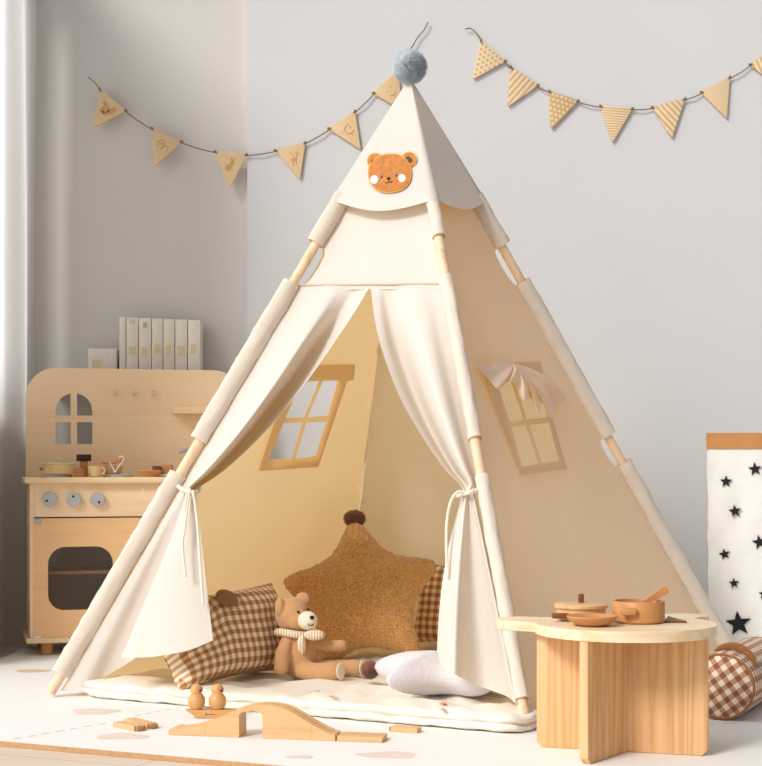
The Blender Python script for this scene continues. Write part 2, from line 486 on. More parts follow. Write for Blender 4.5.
# ------------------------------------------------------------------ play mat
P0, P1 = floor_pt(0, 741), floor_pt(240, 762)
e = (P1 - P0); e.z = 0; e.normalize(); nb = V((-e.y, e.x, 0))
Fp = V((P1.x, P1.y, 0))
poly = [Fp - e * 1.02, Fp + e * 1.55, V((2.35, 5.2, 0)), V((2.35, 5.69, 0)), V((-1.18, 5.69, 0))]
pm = thing('play_mat', 'large white foam play mat with tan edge and pale cloud prints under the tent', 'mat', (0, 4.2, 0))
bm = NB()
a = [bm.verts.new(V((p.x, p.y, 0.0005))) for p in poly]; c = [bm.verts.new(V((p.x, p.y, MZ))) for p in poly]
bm.faces.new(a[::-1]); bm.faces.new(c)
for i in range(len(poly)):
    f = bm.faces.new((a[i], a[(i + 1) % 5], c[(i + 1) % 5], c[i])); f.material_index = 1
obj('foam_sheet', bm, [M['mat'], M['mat_edge']], pm, world=True)
def cloudprint(px, py, w, hgt, m):
    c = floor_pt(px, py); k = c.y / F
    pts = []
    for i in range(40):
        a = 2 * pi * i / 40
        rr = 1 + .10 * sin(3 * a + px) + .06 * sin(5 * a)
        dy = hgt * k * (c.y / (H - MZ))
        pts.append(V((c.x + w * k * rr * cos(a), c.y + dy * rr * sin(a), MZ + .0002)))
    obj('printed_cloud', Prism(pts, (0, 0, .0004)), m, pm, world=True)
for q in ((95, 711.5, 23, 3), (122, 736.5, 26, 3), (32, 671, 17, 1.6), (360, 711, 18, 2.2), (388, 755, 30, 3.4), (300, 757, 14, 1.6)):
    cloudprint(*q, M['print_brown'] if q[1] < 700 else M['print_pink'])
def dashes(x0, y0, x1, y1, n):
    for i in range(n):
        p, q = floor_pt(lerp(x0, x1, i / n), lerp(y0, y1, i / n)), floor_pt(lerp(x0, x1, (i + .55) / n), lerp(y0, y1, (i + .55) / n))
        s = (q - p).normalized().cross(V((0, 0, 1))) * .0022
        up = V((0, 0, .0002))
        obj('printed_dash', Prism([p + s + up, q + s + up, q - s + up, p - s + up], (0, 0, .0003)), M['dash'], pm, world=True)
dashes(14, 739, 112, 722, 7); dashes(135, 716, 186, 706, 5); dashes(660, 728, 745, 722, 4)

# ------------------------------------------------------------------ the tent
A = floor_pt(48, 697); B = floor_pt(527, 732); C = V((1.077, 4.87, MZ)); D = V((-.14, 5.38, MZ))
T = V((.085, 4.53, 1.70)); MC = (A + B + C + D) / 4
POLES = {'A': A, 'B': B, 'C': C, 'D': D}
def pole(i, t): return lerp(POLES[i], T, t)
def rad(i):
    p = (T - POLES[i]).normalized(); r = POLES[i] - MC; r.z = 0; r.normalize()
    return (r - p * r.dot(p)).normalized()
def L(i, t): return pole(i, t) - rad(i) * .020
def pole_t(i, py):
    lo, hi = 0, 1
    for _ in range(40):
        m = (lo + hi) / 2
        if proj(pole(i, m))[1] > py: lo = m
        else: hi = m
    return lo
GAPS = {'A': [(441, 475), (244, 284)], 'B': [(440, 477), (238, 278)], 'C': [(436, 463), (246, 282)], 'D': [(440, 462), (240, 280)]}
GAPS = {k: [(pole_t(k, y1), pole_t(k, y0)) for y0, y1 in v] for k, v in GAPS.items()}
tent = thing('play_tent', 'cream cotton teepee play tent with open door flaps and bear face cap', 'tent', (MC.x, MC.y, MZ))
for k in 'ABCD':
    pts = [pole(k, t) for t in (.006, .1, .3, .5, .7, .88)]
    obj('pole', Tube(pts, .0135, 16), M['pole'], tent, world=True)
for k in 'ABCD':
    r = rad(k); p = (T - POLES[k]).normalized(); s = p.cross(r)
    ts = [.034 if k == 'A' else .04]
    for g in GAPS[k]: ts += list(g)
    ts.append(pole_t(k, 204) + .012)
    for i in range(0, len(ts), 2):
        bm = NB(); n = max(4, int((ts[i + 1] - ts[i]) * 160)); rings = []
        for j in range(n + 1):
            t = lerp(ts[i], ts[i + 1], j / n); cpt = pole(k, t) + r * .004; ring = []
            for q in range(20):
                a = 2 * pi * q / 20
                wr = 1 + (.16 * noise.noise(V((q * .5, t * 30, ord(k)))) + .10 * noise.noise(V((q * .9, t * 85, ord(k) + 7)))) * (1 if 0 < j < n else .3)
                ring.append(bm.verts.new(cpt + (r * cos(a) * (.0245 if k in 'AC' else .0195) + s * sin(a) * .0175) * wr))
            rings.append(ring)
        for j in range(n):
            for q in range(20): bm.faces.new((rings[j][q], rings[j][(q + 1) % 20], rings[j + 1][(q + 1) % 20], rings[j + 1][q]))
        obj('pole_sleeve', bm, M['canvas_sleeve'], tent, world=True, sharp=0)

class Face:
    def __init__(s, i, j):
        s.i, s.j = i, j
        s.O = L(i, 0); s.e1 = (L(j, 0) - s.O).normalized()
        top = (L(i, .9) + L(j, .9)) / 2
        s.e2 = top - s.O; s.e2 = (s.e2 - s.e1 * s.e2.dot(s.e1)).normalized()
        s.n = s.e1.cross(s.e2).normalized()
        if s.n.dot(s.O - V((MC.x, MC.y, .3))) < 0: s.n = -s.n
    def p2(s, p): return ((p - s.O).dot(s.e1), (p - s.O).dot(s.e2))
    def p3(s, x, y, off=0): return s.O + s.e1 * x + s.e2 * y + s.n * off
    def px(s, x, y, off=0): return on_plane(x, y, s.O + s.n * off, s.n)
    def px2(s, x, y): return s.p2(s.px(x, y))
    def edge(s, k, t0, t1, depth=.026):
        sg = 1 if k == s.i else -1; out = [s.p2(L(k, t0))]
        for ta, tb in GAPS[k]:
            if tb < t0 or ta > t1: continue
            for f, d in ((0, 0), (.06, .45), (.2, .85), (.5, 1), (.8, .85), (.94, .45), (1, 0)):
                x, y = s.p2(L(k, lerp(ta, tb, f))); out.append((x + sg * (depth if k != 'D' else .004) * d, y))
        out.append(s.p2(L(k, t1))); return out
fAB, fBC, fAD, fDC = Face('A', 'B'), Face('B', 'C'), Face('A', 'D'), Face('D', 'C')
def wr(f, amp=.004, fr=5):
    def fn(x, y):
        nz = noise.noise(V((x * fr, y * fr * .6, ord(f.i)))) + .4 * noise.noise(V((x * fr * 3, y * fr * 2, 9)))
        return f.p3(x, y, amp * nz)
    return fn
TOPT = .90
# front panel over the door
tsA, tsB = pole_t('A', 285), pole_t('B', 283)
out = fAB.edge('A', tsA - .002, TOPT)
outl = fAB.edge('B', tsB - .002, TOPT, .006) + out[::-1]
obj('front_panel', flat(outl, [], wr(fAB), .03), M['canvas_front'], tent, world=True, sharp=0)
sm = [fAB.px(300 + 138 * k / 30, 285 - 1.5 * k / 30, .003) for k in range(31)]
obj('door_seam', Tube(sm, .0028, 6), M['canvas_trim'], tent, world=True)
# window side and the other two sides
PB = [[(495.5, 384), (509, 382), (521.5, 420.5), (508, 423)], [(512.5, 381.6), (535, 379.5), (546, 418), (525, 420)], [(509.5, 428), (524, 426), (536.5, 464.5), (520.5, 467.5)], [(527.5, 425.6), (547, 423.5), (557, 461.5), (540, 464)]]
HB = [(494, 382), (536.5, 377.8), (559, 463.5), (518.5, 469.5)]
FBo = [(478, 366), (539, 362), (551, 420), (565, 469.5), (519, 476)]
PA = [[(299, 381), (316.5, 380), (302, 416), (283, 417)], [(320.7, 379.7), (336.5, 379.7), (326, 414.7), (305.4, 416)], [(281, 422), (300, 421.5), (289.2, 457.8), (266.6, 459)], [(304, 421.4), (324.6, 420.6), (313.2, 454.5), (293.1, 458)]]
HA = [(297, 378.5), (338, 378), (314.5, 456.5), (265, 461)]
FAo = [(291, 364), (353, 363.5), (351.5, 379), (345, 380), (316, 466), (256, 470)]
def side(f, hole, name):
    o2 = fAB and (f.edge(f.j, .015, TOPT) + f.edge(f.i, .015, TOPT)[::-1])
    hs = [[f.px2(*q) for q in hole]] if hole else []
    return obj(name, flat(o2, hs, wr(f, .006, 4), .035), M['canvas'], tent, world=True, sharp=0)
side(fBC, HB, 'side_panel'); side(fAD, HA, 'side_panel'); side(fDC, None, 'back_panel')
def winframe(f, outer, panes, off):
    o2 = [f.px2(*q) for q in outer]; hs = [[f.px2(*q) for q in h] for h in panes]
    return obj('window_frame', flat(o2, hs, lambda x, y: f.p3(x, y, off), .02), M['canvas_frame'], tent, world=True)
winframe(fBC, FBo, PB, .006)
winframe(fAD, FAo, PA, -.009)
# little gathered curtain over the side window
Gp = fBC.px(514, 362.5, .02)
ends = [(477, 366, .006), (483, 374, .012), (490, 381, .018), (497, 389, .036), (503, 386, .018), (510, 381, .04), (517, 388, .03), (525, 402, .046), (531, 398, .026), (538, 415, .044), (542, 403, .02), (551, 418.5, .032), (557, 407, .014), (567, 399, .022), (558, 385, .006)]
EP = [fBC.px(*q) for q in ends]
G = []
for j in range(9):
    w = j / 8
    row = []
    for k, pt in enumerate(EP):
        q = lerp(Gp, pt, .05 + .95 * w)
        row.append(q + fBC.n * (.012 * sin(pi * w)))
    G.append(row)
obj('window_curtain', sheet(NB(), crgrid(G, 90, 24)), M['canvas'], tent, world=True, recalc=False, sharp=0)

# door flaps
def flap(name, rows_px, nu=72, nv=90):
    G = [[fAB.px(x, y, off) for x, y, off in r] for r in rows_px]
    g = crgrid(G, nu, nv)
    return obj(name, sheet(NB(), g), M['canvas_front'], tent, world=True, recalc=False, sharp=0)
us = [0, .14, .28, .42, .55, .68, .80, .90, 1]
def poleA(y): return 408 - (y - 85) * .589 + 8
def poleB(y): return 408 + (y - 85) * .1875 - 5
rows = []
prof = [0, .15, .5, 1.3, 1.55, .2, -.95, -.5, .35]
for (y, ex, ey, amp) in ((285, 370, 286, .002), (312, 357, 308, .012), (345, 338, 337, .026), (390, 305, 384, .038), (430, 266, 431, .042), (464, 226, 469, .036), (484, 200, 487, .024)):
    px0 = poleA(y); rows.append([(lerp(px0, ex, u), lerp(y, ey, u), 1.35 * amp * p) for u, p in zip(us, prof)])
tie = [(lerp(182, 196, u), lerp(487, 494, u), .014 + .012 * p) for u, p in zip(us, (0, .6, 1, .7, 1, .5, 1, .4, .8))]
rows.append(tie)
hem = [(63, 690, 0), (82, 687, -.012), (106, 676, -.05), (134, 659, -.06), (131, 657, -.02), (122, 657.5, .085), (150, 657, .10), (186, 651, .09), (213, 640.5, .065)]
for w in (.04, .16, .34, .55, .78, 1):
    row = []
    for k in range(9):
        a, d = tie[k], hem[k]
        row.append((lerp(a[0], d[0], w), lerp(a[1], d[1], w), lerp(a[2], d[2], w ** (.5 if k > 4 else .8))))
    rows.append(row)
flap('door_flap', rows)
rows = []
prof = [0, .3, .9, .95, .2, -.9, -1.0, .2, .7]
for (y, ex, ey, amp) in ((283.5, 370.5, 286, .002), (312, 374.5, 318, .012), (345, 382, 350, .024), (390, 397.5, 392, .034), (430, 418, 430, .036), (464, 443, 467, .03), (482, 460, 485, .02)):
    px0 = poleB(y); rows.append([(lerp(px0, ex, u), lerp(y, ey, u), 1.35 * amp * p) for u, p in zip(us, prof)])
tie2 = [(lerp(474, 463, u), lerp(490, 492, u), .014 + .012 * p) for u, p in zip(us, (0, .8, .3, .9, .4, 1, .5, 1, .6))]
rows.append(tie2)
hem2 = [(522, 711, 0), (515, 703, .035), (506, 696, -.02), (490, 690, -.05), (472, 683, -.025), (456, 675, .06), (449, 671, .045), (441, 664, .015), (437, 650, -.01)]
for w in (.05, .18, .36, .58, .8, 1):
    row = []
    for k in range(9):
        a, d = tie2[k], hem2[k]
        bow = -6 * sin(pi * min(1, w)) * (k / 8) ** 2
        row.append((lerp(a[0], d[0], w) + bow, lerp(a[1], d[1], w), lerp(a[2], d[2], w ** .8)))
    rows.append(row)
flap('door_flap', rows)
# ties
def cordpx(pts, r=.0026, nm='tie_cord'):
    P = cr([fAB.px(*q) for q in pts], 24)
    obj(nm, Tube(P, r, 8, round_ends=True), M['cord'], tent, world=True)
cordpx([(188, 488, .045), (184.5, 512, .085), (182.5, 545, .105), (185.5, 576, .108)], .0035)
cordpx([(190, 489, .045), (187, 510, .085), (184.5, 530, .10), (182, 543, .105)], .003)
cordpx([(193, 491, .045), (197, 520, .075), (200, 560, .085), (203, 603, .085)], .0035)
cordpx([(176, 484, .0), (182, 489, .04), (190, 492, .048), (197, 492, .03), (199, 488, .0)], .0055)
cordpx([(466, 493, .04), (458, 492, .05), (450.5, 503, .05), (446.5, 530, .045), (447.5, 577, .03)], .0038)
cordpx([(458, 496, .0), (464, 494, .035), (471, 492, .04), (478, 490, .02)], .0055)
# cap with four flaps
ct = {k: pole_t(k, 206) for k in 'ABCD'}
capc = {k: pole(k, ct[k]) + rad(k) * .027 for k in 'ABCD'}
T2 = at(410, 77, 4.52)
bm = NB(); ring = ['A', 'B', 'C', 'D']; NS = 16; G = []
for v in range(17):
    w = v / 16; row = []
    for fi in range(4):
        a, d = capc[ring[fi]], capc[ring[(fi + 1) % 4]]
        mid = ((a + d) / 2 - T2).normalized()
        for k in range(NS + 1):
            if k == NS and fi < 3: continue
            s = k / NS
            sg = {0: .034, 1: .028, 2: .03, 3: .03}[fi]
            q = lerp(T2, lerp(a, d, s), .04 + .96 * w) + mid * sg * sin(pi * s) ** 1.2 * w ** 4
            row.append(q)
    G.append(row)
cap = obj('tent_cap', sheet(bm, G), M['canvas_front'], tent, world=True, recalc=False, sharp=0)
capn = (capc['B'] - T2).cross(capc['A'] - T2).normalized()
if capn.dot(CAM - T2) < 0: capn = -capn
def cpx(x, y, off): return on_plane(x, y, T2 + capn * off, capn)
def patch(nm, cx, cy, rx, ry, off, th, m, rot=0, sq=1.0):
    pts = []
    for i in range(48):
        a = 2 * pi * i / 48
        x = rx * math.copysign(abs(cos(a)) ** sq, cos(a)); y = ry * math.copysign(abs(sin(a)) ** sq, sin(a))
        pts.append(cpx(cx + x * cos(rot) - y * sin(rot), cy + x * sin(rot) + y * cos(rot), off))
    obj(nm, Prism(pts, capn * th, .0004), m, cap, world=True)
patch('ear_edging', 375.3, 161, 8.3, 8, .003, .001, M['felt_edge'])
patch('ear_edging', 409.3, 159.5, 7.8, 7.6, .003, .001, M['felt_edge'])
patch('bear_ear', 375.3, 161, 7.4, 7.1, .004, .001, M['felt_orange'])
patch('bear_ear', 409.3, 159.5, 6.9, 6.7, .004, .001, M['felt_orange'])
patch('ear_lining', 374.5, 161.4, 3.9, 2.9, .0052, .0008, M['felt_dark'], -.5)
patch('ear_lining', 408.8, 159.6, 3.7, 2.9, .0052, .0008, M['felt_dark'], .5)
patch('bear_face_edging', 389.7, 173.2, 21.8, 19.6, .005, .001, M['felt_edge'], -.12, .88)
patch('bear_face', 389.7, 173.2, 20.6, 18.4, .006, .0015, M['felt_orange'], -.12, .88)
patch('cheek', 374.2, 179.6, 3.8, 4.2, .0078, .0006, M['felt_white'], .2)
patch('cheek', 402.0, 178.2, 3.5, 4.0, .0078, .0006, M['felt_white'], .2)
patch('eye', 381.2, 176.3, 1.5, 1.9, .0078, .0006, M['felt_blue']); patch('eye', 395.8, 175, 1.5, 1.9, .0078, .0006, M['felt_blue'])
patch('eye_pupil', 381.7, 177.0, .8, 1.0, .0086, .0004, M['felt_black']); patch('eye_pupil', 396.2, 175.7, .8, 1.0, .0086, .0004, M['felt_black'])
patch('nose', 388.6, 178.6, 1.9, 1.4, .0078, .0008, M['felt_black'])
obj('mouth', Tube(cr([cpx(x, y, .0082) for x, y in ((384.8, 181.8), (386.2, 183.2), (388, 182.6), (388.8, 180.6), (389.6, 182.3), (391, 182.6), (392, 181))], 24), .0009, 6), M['felt_black'], cap, world=True)
pom('pompom', at(409.8, 67, 4.51), .0505, 5200, M['pom_grey'], tent, thin=.0013)

# ------------------------------------------------------------------ quilted floor pad
pz = MZ + .001
q00 = floor_pt(77, 697.5); q10 = floor_pt(523, 736); q11 = C + (MC - C) * .13; q01 = D + (MC - D) * .12
PADH = .042
def padxy(s, t): return lerp(lerp(q00, q10, s), lerp(q01, q11, s), t)
loops_ = [(.012, .001), (.002, .004), (-.003, .010), (-.002, .016), (.004, .0195), (.005, .0215), (-.003, .025), (-.005, .031), (-.001, .037), (.008, .0405), (.03, .042)]
N4 = 72
def padloop(ins):
    pts = []
    sx, sy = ins / 1.25, ins / 1.3
    crn = .05
    for side_ in range(4):
        for k in range(N4):
            u = k / N4
            s, t = {0: (u, 0), 1: (1, u), 2: (1 - u, 1), 3: (0, 1 - u)}[side_]
            # round the corners
            ds = min(max(crn - s, 0), crn) - min(max(s - 1 + crn, 0), crn); dt = min(max(crn - t, 0), crn) - min(max(t - 1 + crn, 0), crn)
            if ds and dt:
                l = math.hypot(ds, dt)
                if l > crn: s += ds * (1 - crn / l); t += dt * (1 - crn / l)
            pts.append((sx + s * (1 - 2 * sx), sy + t * (1 - 2 * sy)))
    return pts
def padz(s, t, edge):
    p = padxy(s, t)
    q = abs(sin(s * pi * 6)) * abs(sin(t * pi * 6))
    return -.012 * (1 - q) ** 4 * edge + (.010 * noise.noise(V((p.x * 9, p.y * 9, 0))) + .004 * noise.noise(V((p.x * 24, p.y * 11, 5)))) * edge + .004 * noise.noise(V((p.x * 28, p.y * 28, 3))) - .010 * edge * min(1, t * 2)
bm = NB(); rings = []
ins_list = loops_ + [(.06, .0425), (.1, .0425), (.15, .042), (.21, .042), (.28, .042), (.36, .042), (.44, .042), (.5, .042), (.56, .042), (.6, .042)]
for ins, z in ins_list:
    ring = []
    e_ = max(0, min(1, (ins - .005) / .06)) if z > .04 else 0
    for k, (s, t) in enumerate(padloop(ins)):
        p = padxy(s, t)
        pf = .009 * noise.noise(V((p.x * 22, p.y * 22, z * 20))) + .010 * abs(sin((s + t) * 34)) - .006
        zz = z + padz(s, t, e_) + (pf * .5 if z > .002 else 0) * (0 if z < .003 else 1)
        po = (p - padxy(.5, .5)).normalized() * (1.1 * pf * (1 - min(1, max(0, ins) / .05)) - .004)
        ring.append(bm.verts.new(V((p.x + po.x, p.y + po.y, pz + max(.0005, zz)))))
    rings.append(ring)
n4 = 4 * N4
for i in range(len(rings) - 1):
    for k in range(n4): bm.faces.new((rings[i][k], rings[i][(k + 1) % n4], rings[i + 1][(k + 1) % n4], rings[i + 1][k]))
bm.faces.new(rings[-1]); bm.faces.new(rings[0][::-1])
bm.normal_update()
pad = thing('floor_cushion', 'cream quilted floor pad spread inside and under the front of the tent', 'mat', (MC.x, MC.y, MZ))
obj('quilted_pad', bm, M['pad'], pad, world=True, sharp=0)
def padpt(px, py, z=.048): return floor_pt(px, py, z)
for (px, py, w, m) in ((330, 696, 4, 'embro_red'), (335, 697.2, 3, 'embro_red'), (317, 690.5, 2.5, 'embro_red'), (443, 703, 3.2, 'embro'), (443, 709, 2.2, 'embro_red')):
    c = padpt(px, py, .0585); k = c.y / F
    obj('embroidered_sprig', Prism([V((c.x + w * k * cos(a * pi / 6) * (1 + .3 * (a % 2)), c.y + (.012 if px > 400 else .005) * sin(a * pi / 6) * (1 + .3 * (a % 2)), .0565)) for a in range(12)], (0, 0, .002)), M[m], pad, world=True)

# ------------------------------------------------------------------ cushions
def pillow(a, b_, T_, nu=44, nv=36, sag=0):
    """two sheets sewn at the rim, uv in metres"""
    bm = NB(); uv = bm.loops.layers.uv.verify(); rim = {}
    for sgn in (1, -1):
        vs = []
        for j in range(nv + 1):
            row = []
            for i in range(nu + 1):
                u, v = -1 + 2 * i / nu, -1 + 2 * j / nv
                pin = 1 - .10 * (1 - u * u) * v * v * abs(v) ; pin2 = 1 - .08 * (1 - v * v) * u * u * abs(u)
                x, y = a * u * pin2, b_ * v * pin
                th = T_ * ((1 - u ** 4) ** .55) * ((1 - v ** 4) ** .55) if abs(u) < 1 and abs(v) < 1 else 0
                th *= 1 + .08 * noise.noise(V((u * 3, v * 3, sgn)))
                key = (i, j)
                if th == 0:
                    if key not in rim: rim[key] = bm.verts.new((x, y, 0))
                    row.append((rim[key], (x, y)))
                else: row.append((bm.verts.new((x, y, sgn * th)), (x, y)))
            vs.append(row)
        for j in range(nv):
            for i in range(nu):
                q = [vs[j][i], vs[j][i + 1], vs[j + 1][i + 1], vs[j + 1][i]]
                if sgn < 0: q = q[::-1]
                f = bm.faces.new([w[0] for w in q])
                for lp, w in zip(f.loops, q): lp[uv].uv = w[1]
    return bm
def orient(bm, ex, ey, ez, o):
    m = Matrix((ex, ey, ez)).transposed().to_4x4(); m.translation = o
    bmesh.ops.transform(bm, matrix=m, verts=bm.verts)
# long gingham bolster-cushion by the flap
b0 = padpt(183, 689, .056); b1 = padpt(277, 671, .056)
ex = (b1 - b0); ex.z = 0; ln = ex.length; ex.normalize()
side_n = V((ex.y, -ex.x, 0))                    # towards the middle of the tent
lean = radians(14)
ey = V((0, 0, 1)) * cos(lean) - side_n * sin(lean); ez = ex.cross(ey)
pc = (b0 + b1) / 2 + ey * .118 + side_n * -.010 + ex * .040
pil = thing('gingham_cushion', 'brown gingham bear cushion leaning behind the tied door flap beside the teddy', 'cushion', (pc.x, pc.y, .055))
bm = pillow(.238, .124, .064)
for v in bm.verts:                                  # the end by the flap slumps backwards
    tw = radians(22) * max(0, (.35 - v.co.x / .246) / 1.35) ** 1.3; yy = (v.co.y + .124) * (1 - .36 * max(0, (-v.co.x / .238 - .25) / .75))
    v.co.y, v.co.z = yy * cos(tw) + v.co.z * sin(tw) - .124, v.co.z * cos(tw) - yy * sin(tw)
orient(bm, ex, ey, ez, pc)
obj('cushion_body', bm, M['ging'], pil, world=True, sharp=0)
bm = NB(); ellip(bm, (0, 0, 0), (.046, .024, .009))
orient(bm, (ex * .95 - ey * .2 ).normalized(), (ey * .9 + ex * .2 - ez * .1).normalized(), ez, pc + ey * .090 + ez * .050 - ex * .045)
obj('suede_ear', bm, M['suede'], pil, world=True)
# gingham cushion behind the star
c3 = V((.215, 4.985, .058 + .125))
pil2 = thing('gingham_cushion', 'brown gingham cushion half hidden between star cushion and front door flap', 'cushion', (c3.x, c3.y, .057))
bm = pillow(.17, .13, .05); exx = V((.93, -.36, 0)).normalized(); eyy = (V((0, 0, 1)) + V((.12, .22, 0))).normalized(); exx = (exx - eyy * exx.dot(eyy)).normalized()
orient(bm, exx, eyy, exx.cross(eyy), c3 + V((.05, 0, 0)))
obj('cushion_body', bm, M['ging'], pil2, world=True, sharp=0)

def starmesh(R, Tk, ri=.56, n=100, m=26, rnd=.05):
    """puffy five-point star in the xy plane, first point towards +y"""
    base = []
    for k in range(10):
        rr = R if k % 2 == 0 else R * ri; a = pi / 2 + k * pi / 5
        base.append(V((rr * cos(a), rr * sin(a))))
    dn = []
    for i in range(10):
        for k in range(30): dn.append(lerp(base[i], base[(i + 1) % 10], k / 30))
    w = int(rnd * 300)
    for _ in range(2):
        dn = [sum((dn[(i + q) % 300] for q in range(-w, w + 1)), V((0, 0))) / (2 * w + 1) for i in range(300)]
    bm = NB(); top = bm.verts.new((0, 0, Tk)); bot = bm.verts.new((0, 0, -Tk)); tr, br_ = [], []
    for j in range(1, m + 1):
        s = j / m
        if j < m:
            h = Tk * (1 - s ** 2.6) ** .62
            tr.append([bm.verts.new((p.x * s, p.y * s, h)) for p in dn]); br_.append([bm.verts.new((p.x * s, p.y * s, -h)) for p in dn])
        else:
            rim = [bm.verts.new((p.x, p.y, 0)) for p in dn]; tr.append(rim); br_.append(rim)
    for k in range(300):
        k2 = (k + 1) % 300
        bm.faces.new((top, tr[0][k], tr[0][k2])); bm.faces.new((bot, br_[0][k2], br_[0][k]))
        for j in range(m - 1):
            bm.faces.new((tr[j][k], tr[j + 1][k], tr[j + 1][k2], tr[j][k2])); bm.faces.new((br_[j][k2], br_[j + 1][k2], br_[j + 1][k], br_[j][k]))
    tipr = dn[0].length
    return bm, tipr
def fuzz(bm, amp, fr):
    bm.normal_update()
    for v in bm.verts: v.co += v.normal * amp * (noise.noise(v.co * fr) + .6 * noise.noise(v.co * fr * 2.3))
# caramel star
sc = at(362, 596, 4.83)
bm, tr_ = starmesh(.284, .080, .50, rnd=.034)
fuzz(bm, .0045, 105)
eyy = (V((-.10, .40, .91))).normalized(); exx = V((.97, -.06, 0)); exx = (exx - eyy * exx.dot(eyy)).normalized()
orient(bm, exx, eyy, exx.cross(eyy), sc)
star = thing('star_cushion', 'fuzzy caramel star cushion with brown pompom tip standing at the back of the tent', 'cushion', (sc.x, sc.y, .056))
obj('cushion_body', bm, M['star'], star, world=True, sharp=0)
tip = sc + eyy * (tr_ - .005)
pom('pompom', tip + V((0, 0, .012)), .036, 1500, M['pom_brown'], star, thin=.003, squash=(1, 1, .8))
# white star lying down
sc2 = V((.176, 4.03, .098))
bm, tr2 = starmesh(.245, .052, .44, rnd=.02)
fuzz(bm, .0015, 160)
ang = radians(151)
eyy = V((cos(ang), sin(ang), .0)); exx = V((eyy.y, -eyy.x, 0))
orient(bm, exx, eyy, V((0, 0, 1)), sc2)
star2 = thing('star_cushion', 'white terry star cushion with brown pompom lying flat behind the front door flap', 'cushion', (sc2.x, sc2.y, .057))
obj('cushion_body', bm, M['starw'], star2, world=True, sharp=0)
pom('pompom', sc2 + eyy * (tr2 + .012) + V((0, 0, -.008)), .026, 1200, M['pom_brown'], star2, thin=.0025)

# ------------------------------------------------------------------ teddy bear
bo = V((-.221, 4.300, .046))
ted = thing('teddy_bear', 'small tan teddy bear in a striped scarf sitting against the gingham cushion', 'teddy bear', bo)
bm = NB()
ellip(bm, (0, 0, .066), (.050, .046, .068)); ellip(bm, (-.004, 0, .105), (.040, .038, .04))
ellip(bm, (-.018, -.002, .172), (.046, .045, .046)); ellip(bm, (-.004, -.018, .160), (.036, .034, .030))
for c_, r_ in (((-.049, -.026, .194), (.014, .019, .026)), ((.010, .006, .214), (.020, .010, .018))): ellip(bm, c_, r_)
tube(bm, cr([V((-.030, -.030, .102)), V((-.041, -.046, .072)), V((-.044, -.054, .036))], 10), [.018] * 4 + [.020] * 6, 14, round_ends=True)
tube(bm, cr([V((.026, .000, .098)), V((.07, -.006, .088)), V((.115, -.004, .089))], 10), [.015] * 6 + [.016] * 4, 14, round_ends=True)
tube(bm, cr([V((.012, -.030, .026)), V((.055, -.046, .024)), V((.093, -.056, .027))], 10), [.024] * 5 + [.025] * 5, 16, round_ends=True)
tube(bm, cr([V((.02, .016, .026)), V((.09, .014, .025)), V((.150, .006, .027))], 10), [.022] * 5 + [.024] * 5, 16, round_ends=True)
body = obj('bear_body', bm, M['bear'], ted, sharp=0)
rm = body.modifiers.new('r', 'REMESH'); rm.mode = 'VOXEL'; rm.voxel_size = .0028; rm.use_smooth_shade = True
sm_ = body.modifiers.new('s', 'SMOOTH'); sm_.factor = .5; sm_.iterations = 5
def facing(d):
    return V(d).to_track_quat('Z', 'Y').to_matrix()
obj('muzzle', Ellip((.025, -.040, .160), (.027, .027, .025)), M['bear_pale'], ted)
obj('nose', Ellip((.038, -.062, .170), (.0062, .005, .0055)), M['black'], ted)
obj('eye', Ellip((.001, -.0462, .183), (.0033, .0028, .0035)), M['black'], ted)
obj('eye', Ellip((.026, -.022, .188), (.0033, .003, .0035)), M['black'], ted)
obj('mouth', Tube(cr([V((.028, -.0665, .153)), V((.034, -.0655, .149)), V((.041, -.060, .150)), V((.0445, -.055, .154))], 10), .0011, 6), M['black'], ted)
for c_, d_ in (((.114, -.062, .027), (.86, -.50, .06)), ((.172, .003, .027), (.9, -.40, .06))):
    bm = NB(); ellip(bm, (0, 0, 0), (.0215, .0235, .004)); bmesh.ops.transform(bm, matrix=Matrix.Translation(V(c_)) @ facing(d_).to_4x4(), verts=bm.verts)
    obj('foot_pad', bm, M['bear_pale'], ted)
t = NT('striped_scarf'); b = t.bsdf(None, .95, .2, .1)
w = t.n('ShaderNodeTexWave', wave_type='BANDS', bands_direction='X'); w.inputs['Scale'].default_value = 42; w.inputs['Distortion'].default_value = 1.5
t.l(t.coord(), w.inputs['Vector']); t.l(t.ramp(w.outputs['Fac'], [(.25, lin('#C9AE8A')), (.5, lin('#EFE0C8'))]), b.inputs['Base Color']); M['scarf'] = t.m
ring = [V((-.012 + .045 * cos(a), -.002 + .043 * sin(a), .124 + .004 * sin(2 * a))) for a in [2 * pi * k / 32 for k in range(32)]]
scf = obj('scarf', Tube(ring, .0105, 10, closed=True), M['scarf'], ted, sharp=0)
bm = NB(); ellip(bm, (.044, -.046, .122), (.028, .013, .015)); obj('scarf_bow', bm, M['scarf'], scf)
obj('scarf_tail', Tube([V((.012, -.047, .120)), V((.009, -.053, .105)), V((.010, -.054, .086)), V((.014, -.053, .074))], [.007, .012, .011, .004], 10), M['scarf'], scf)

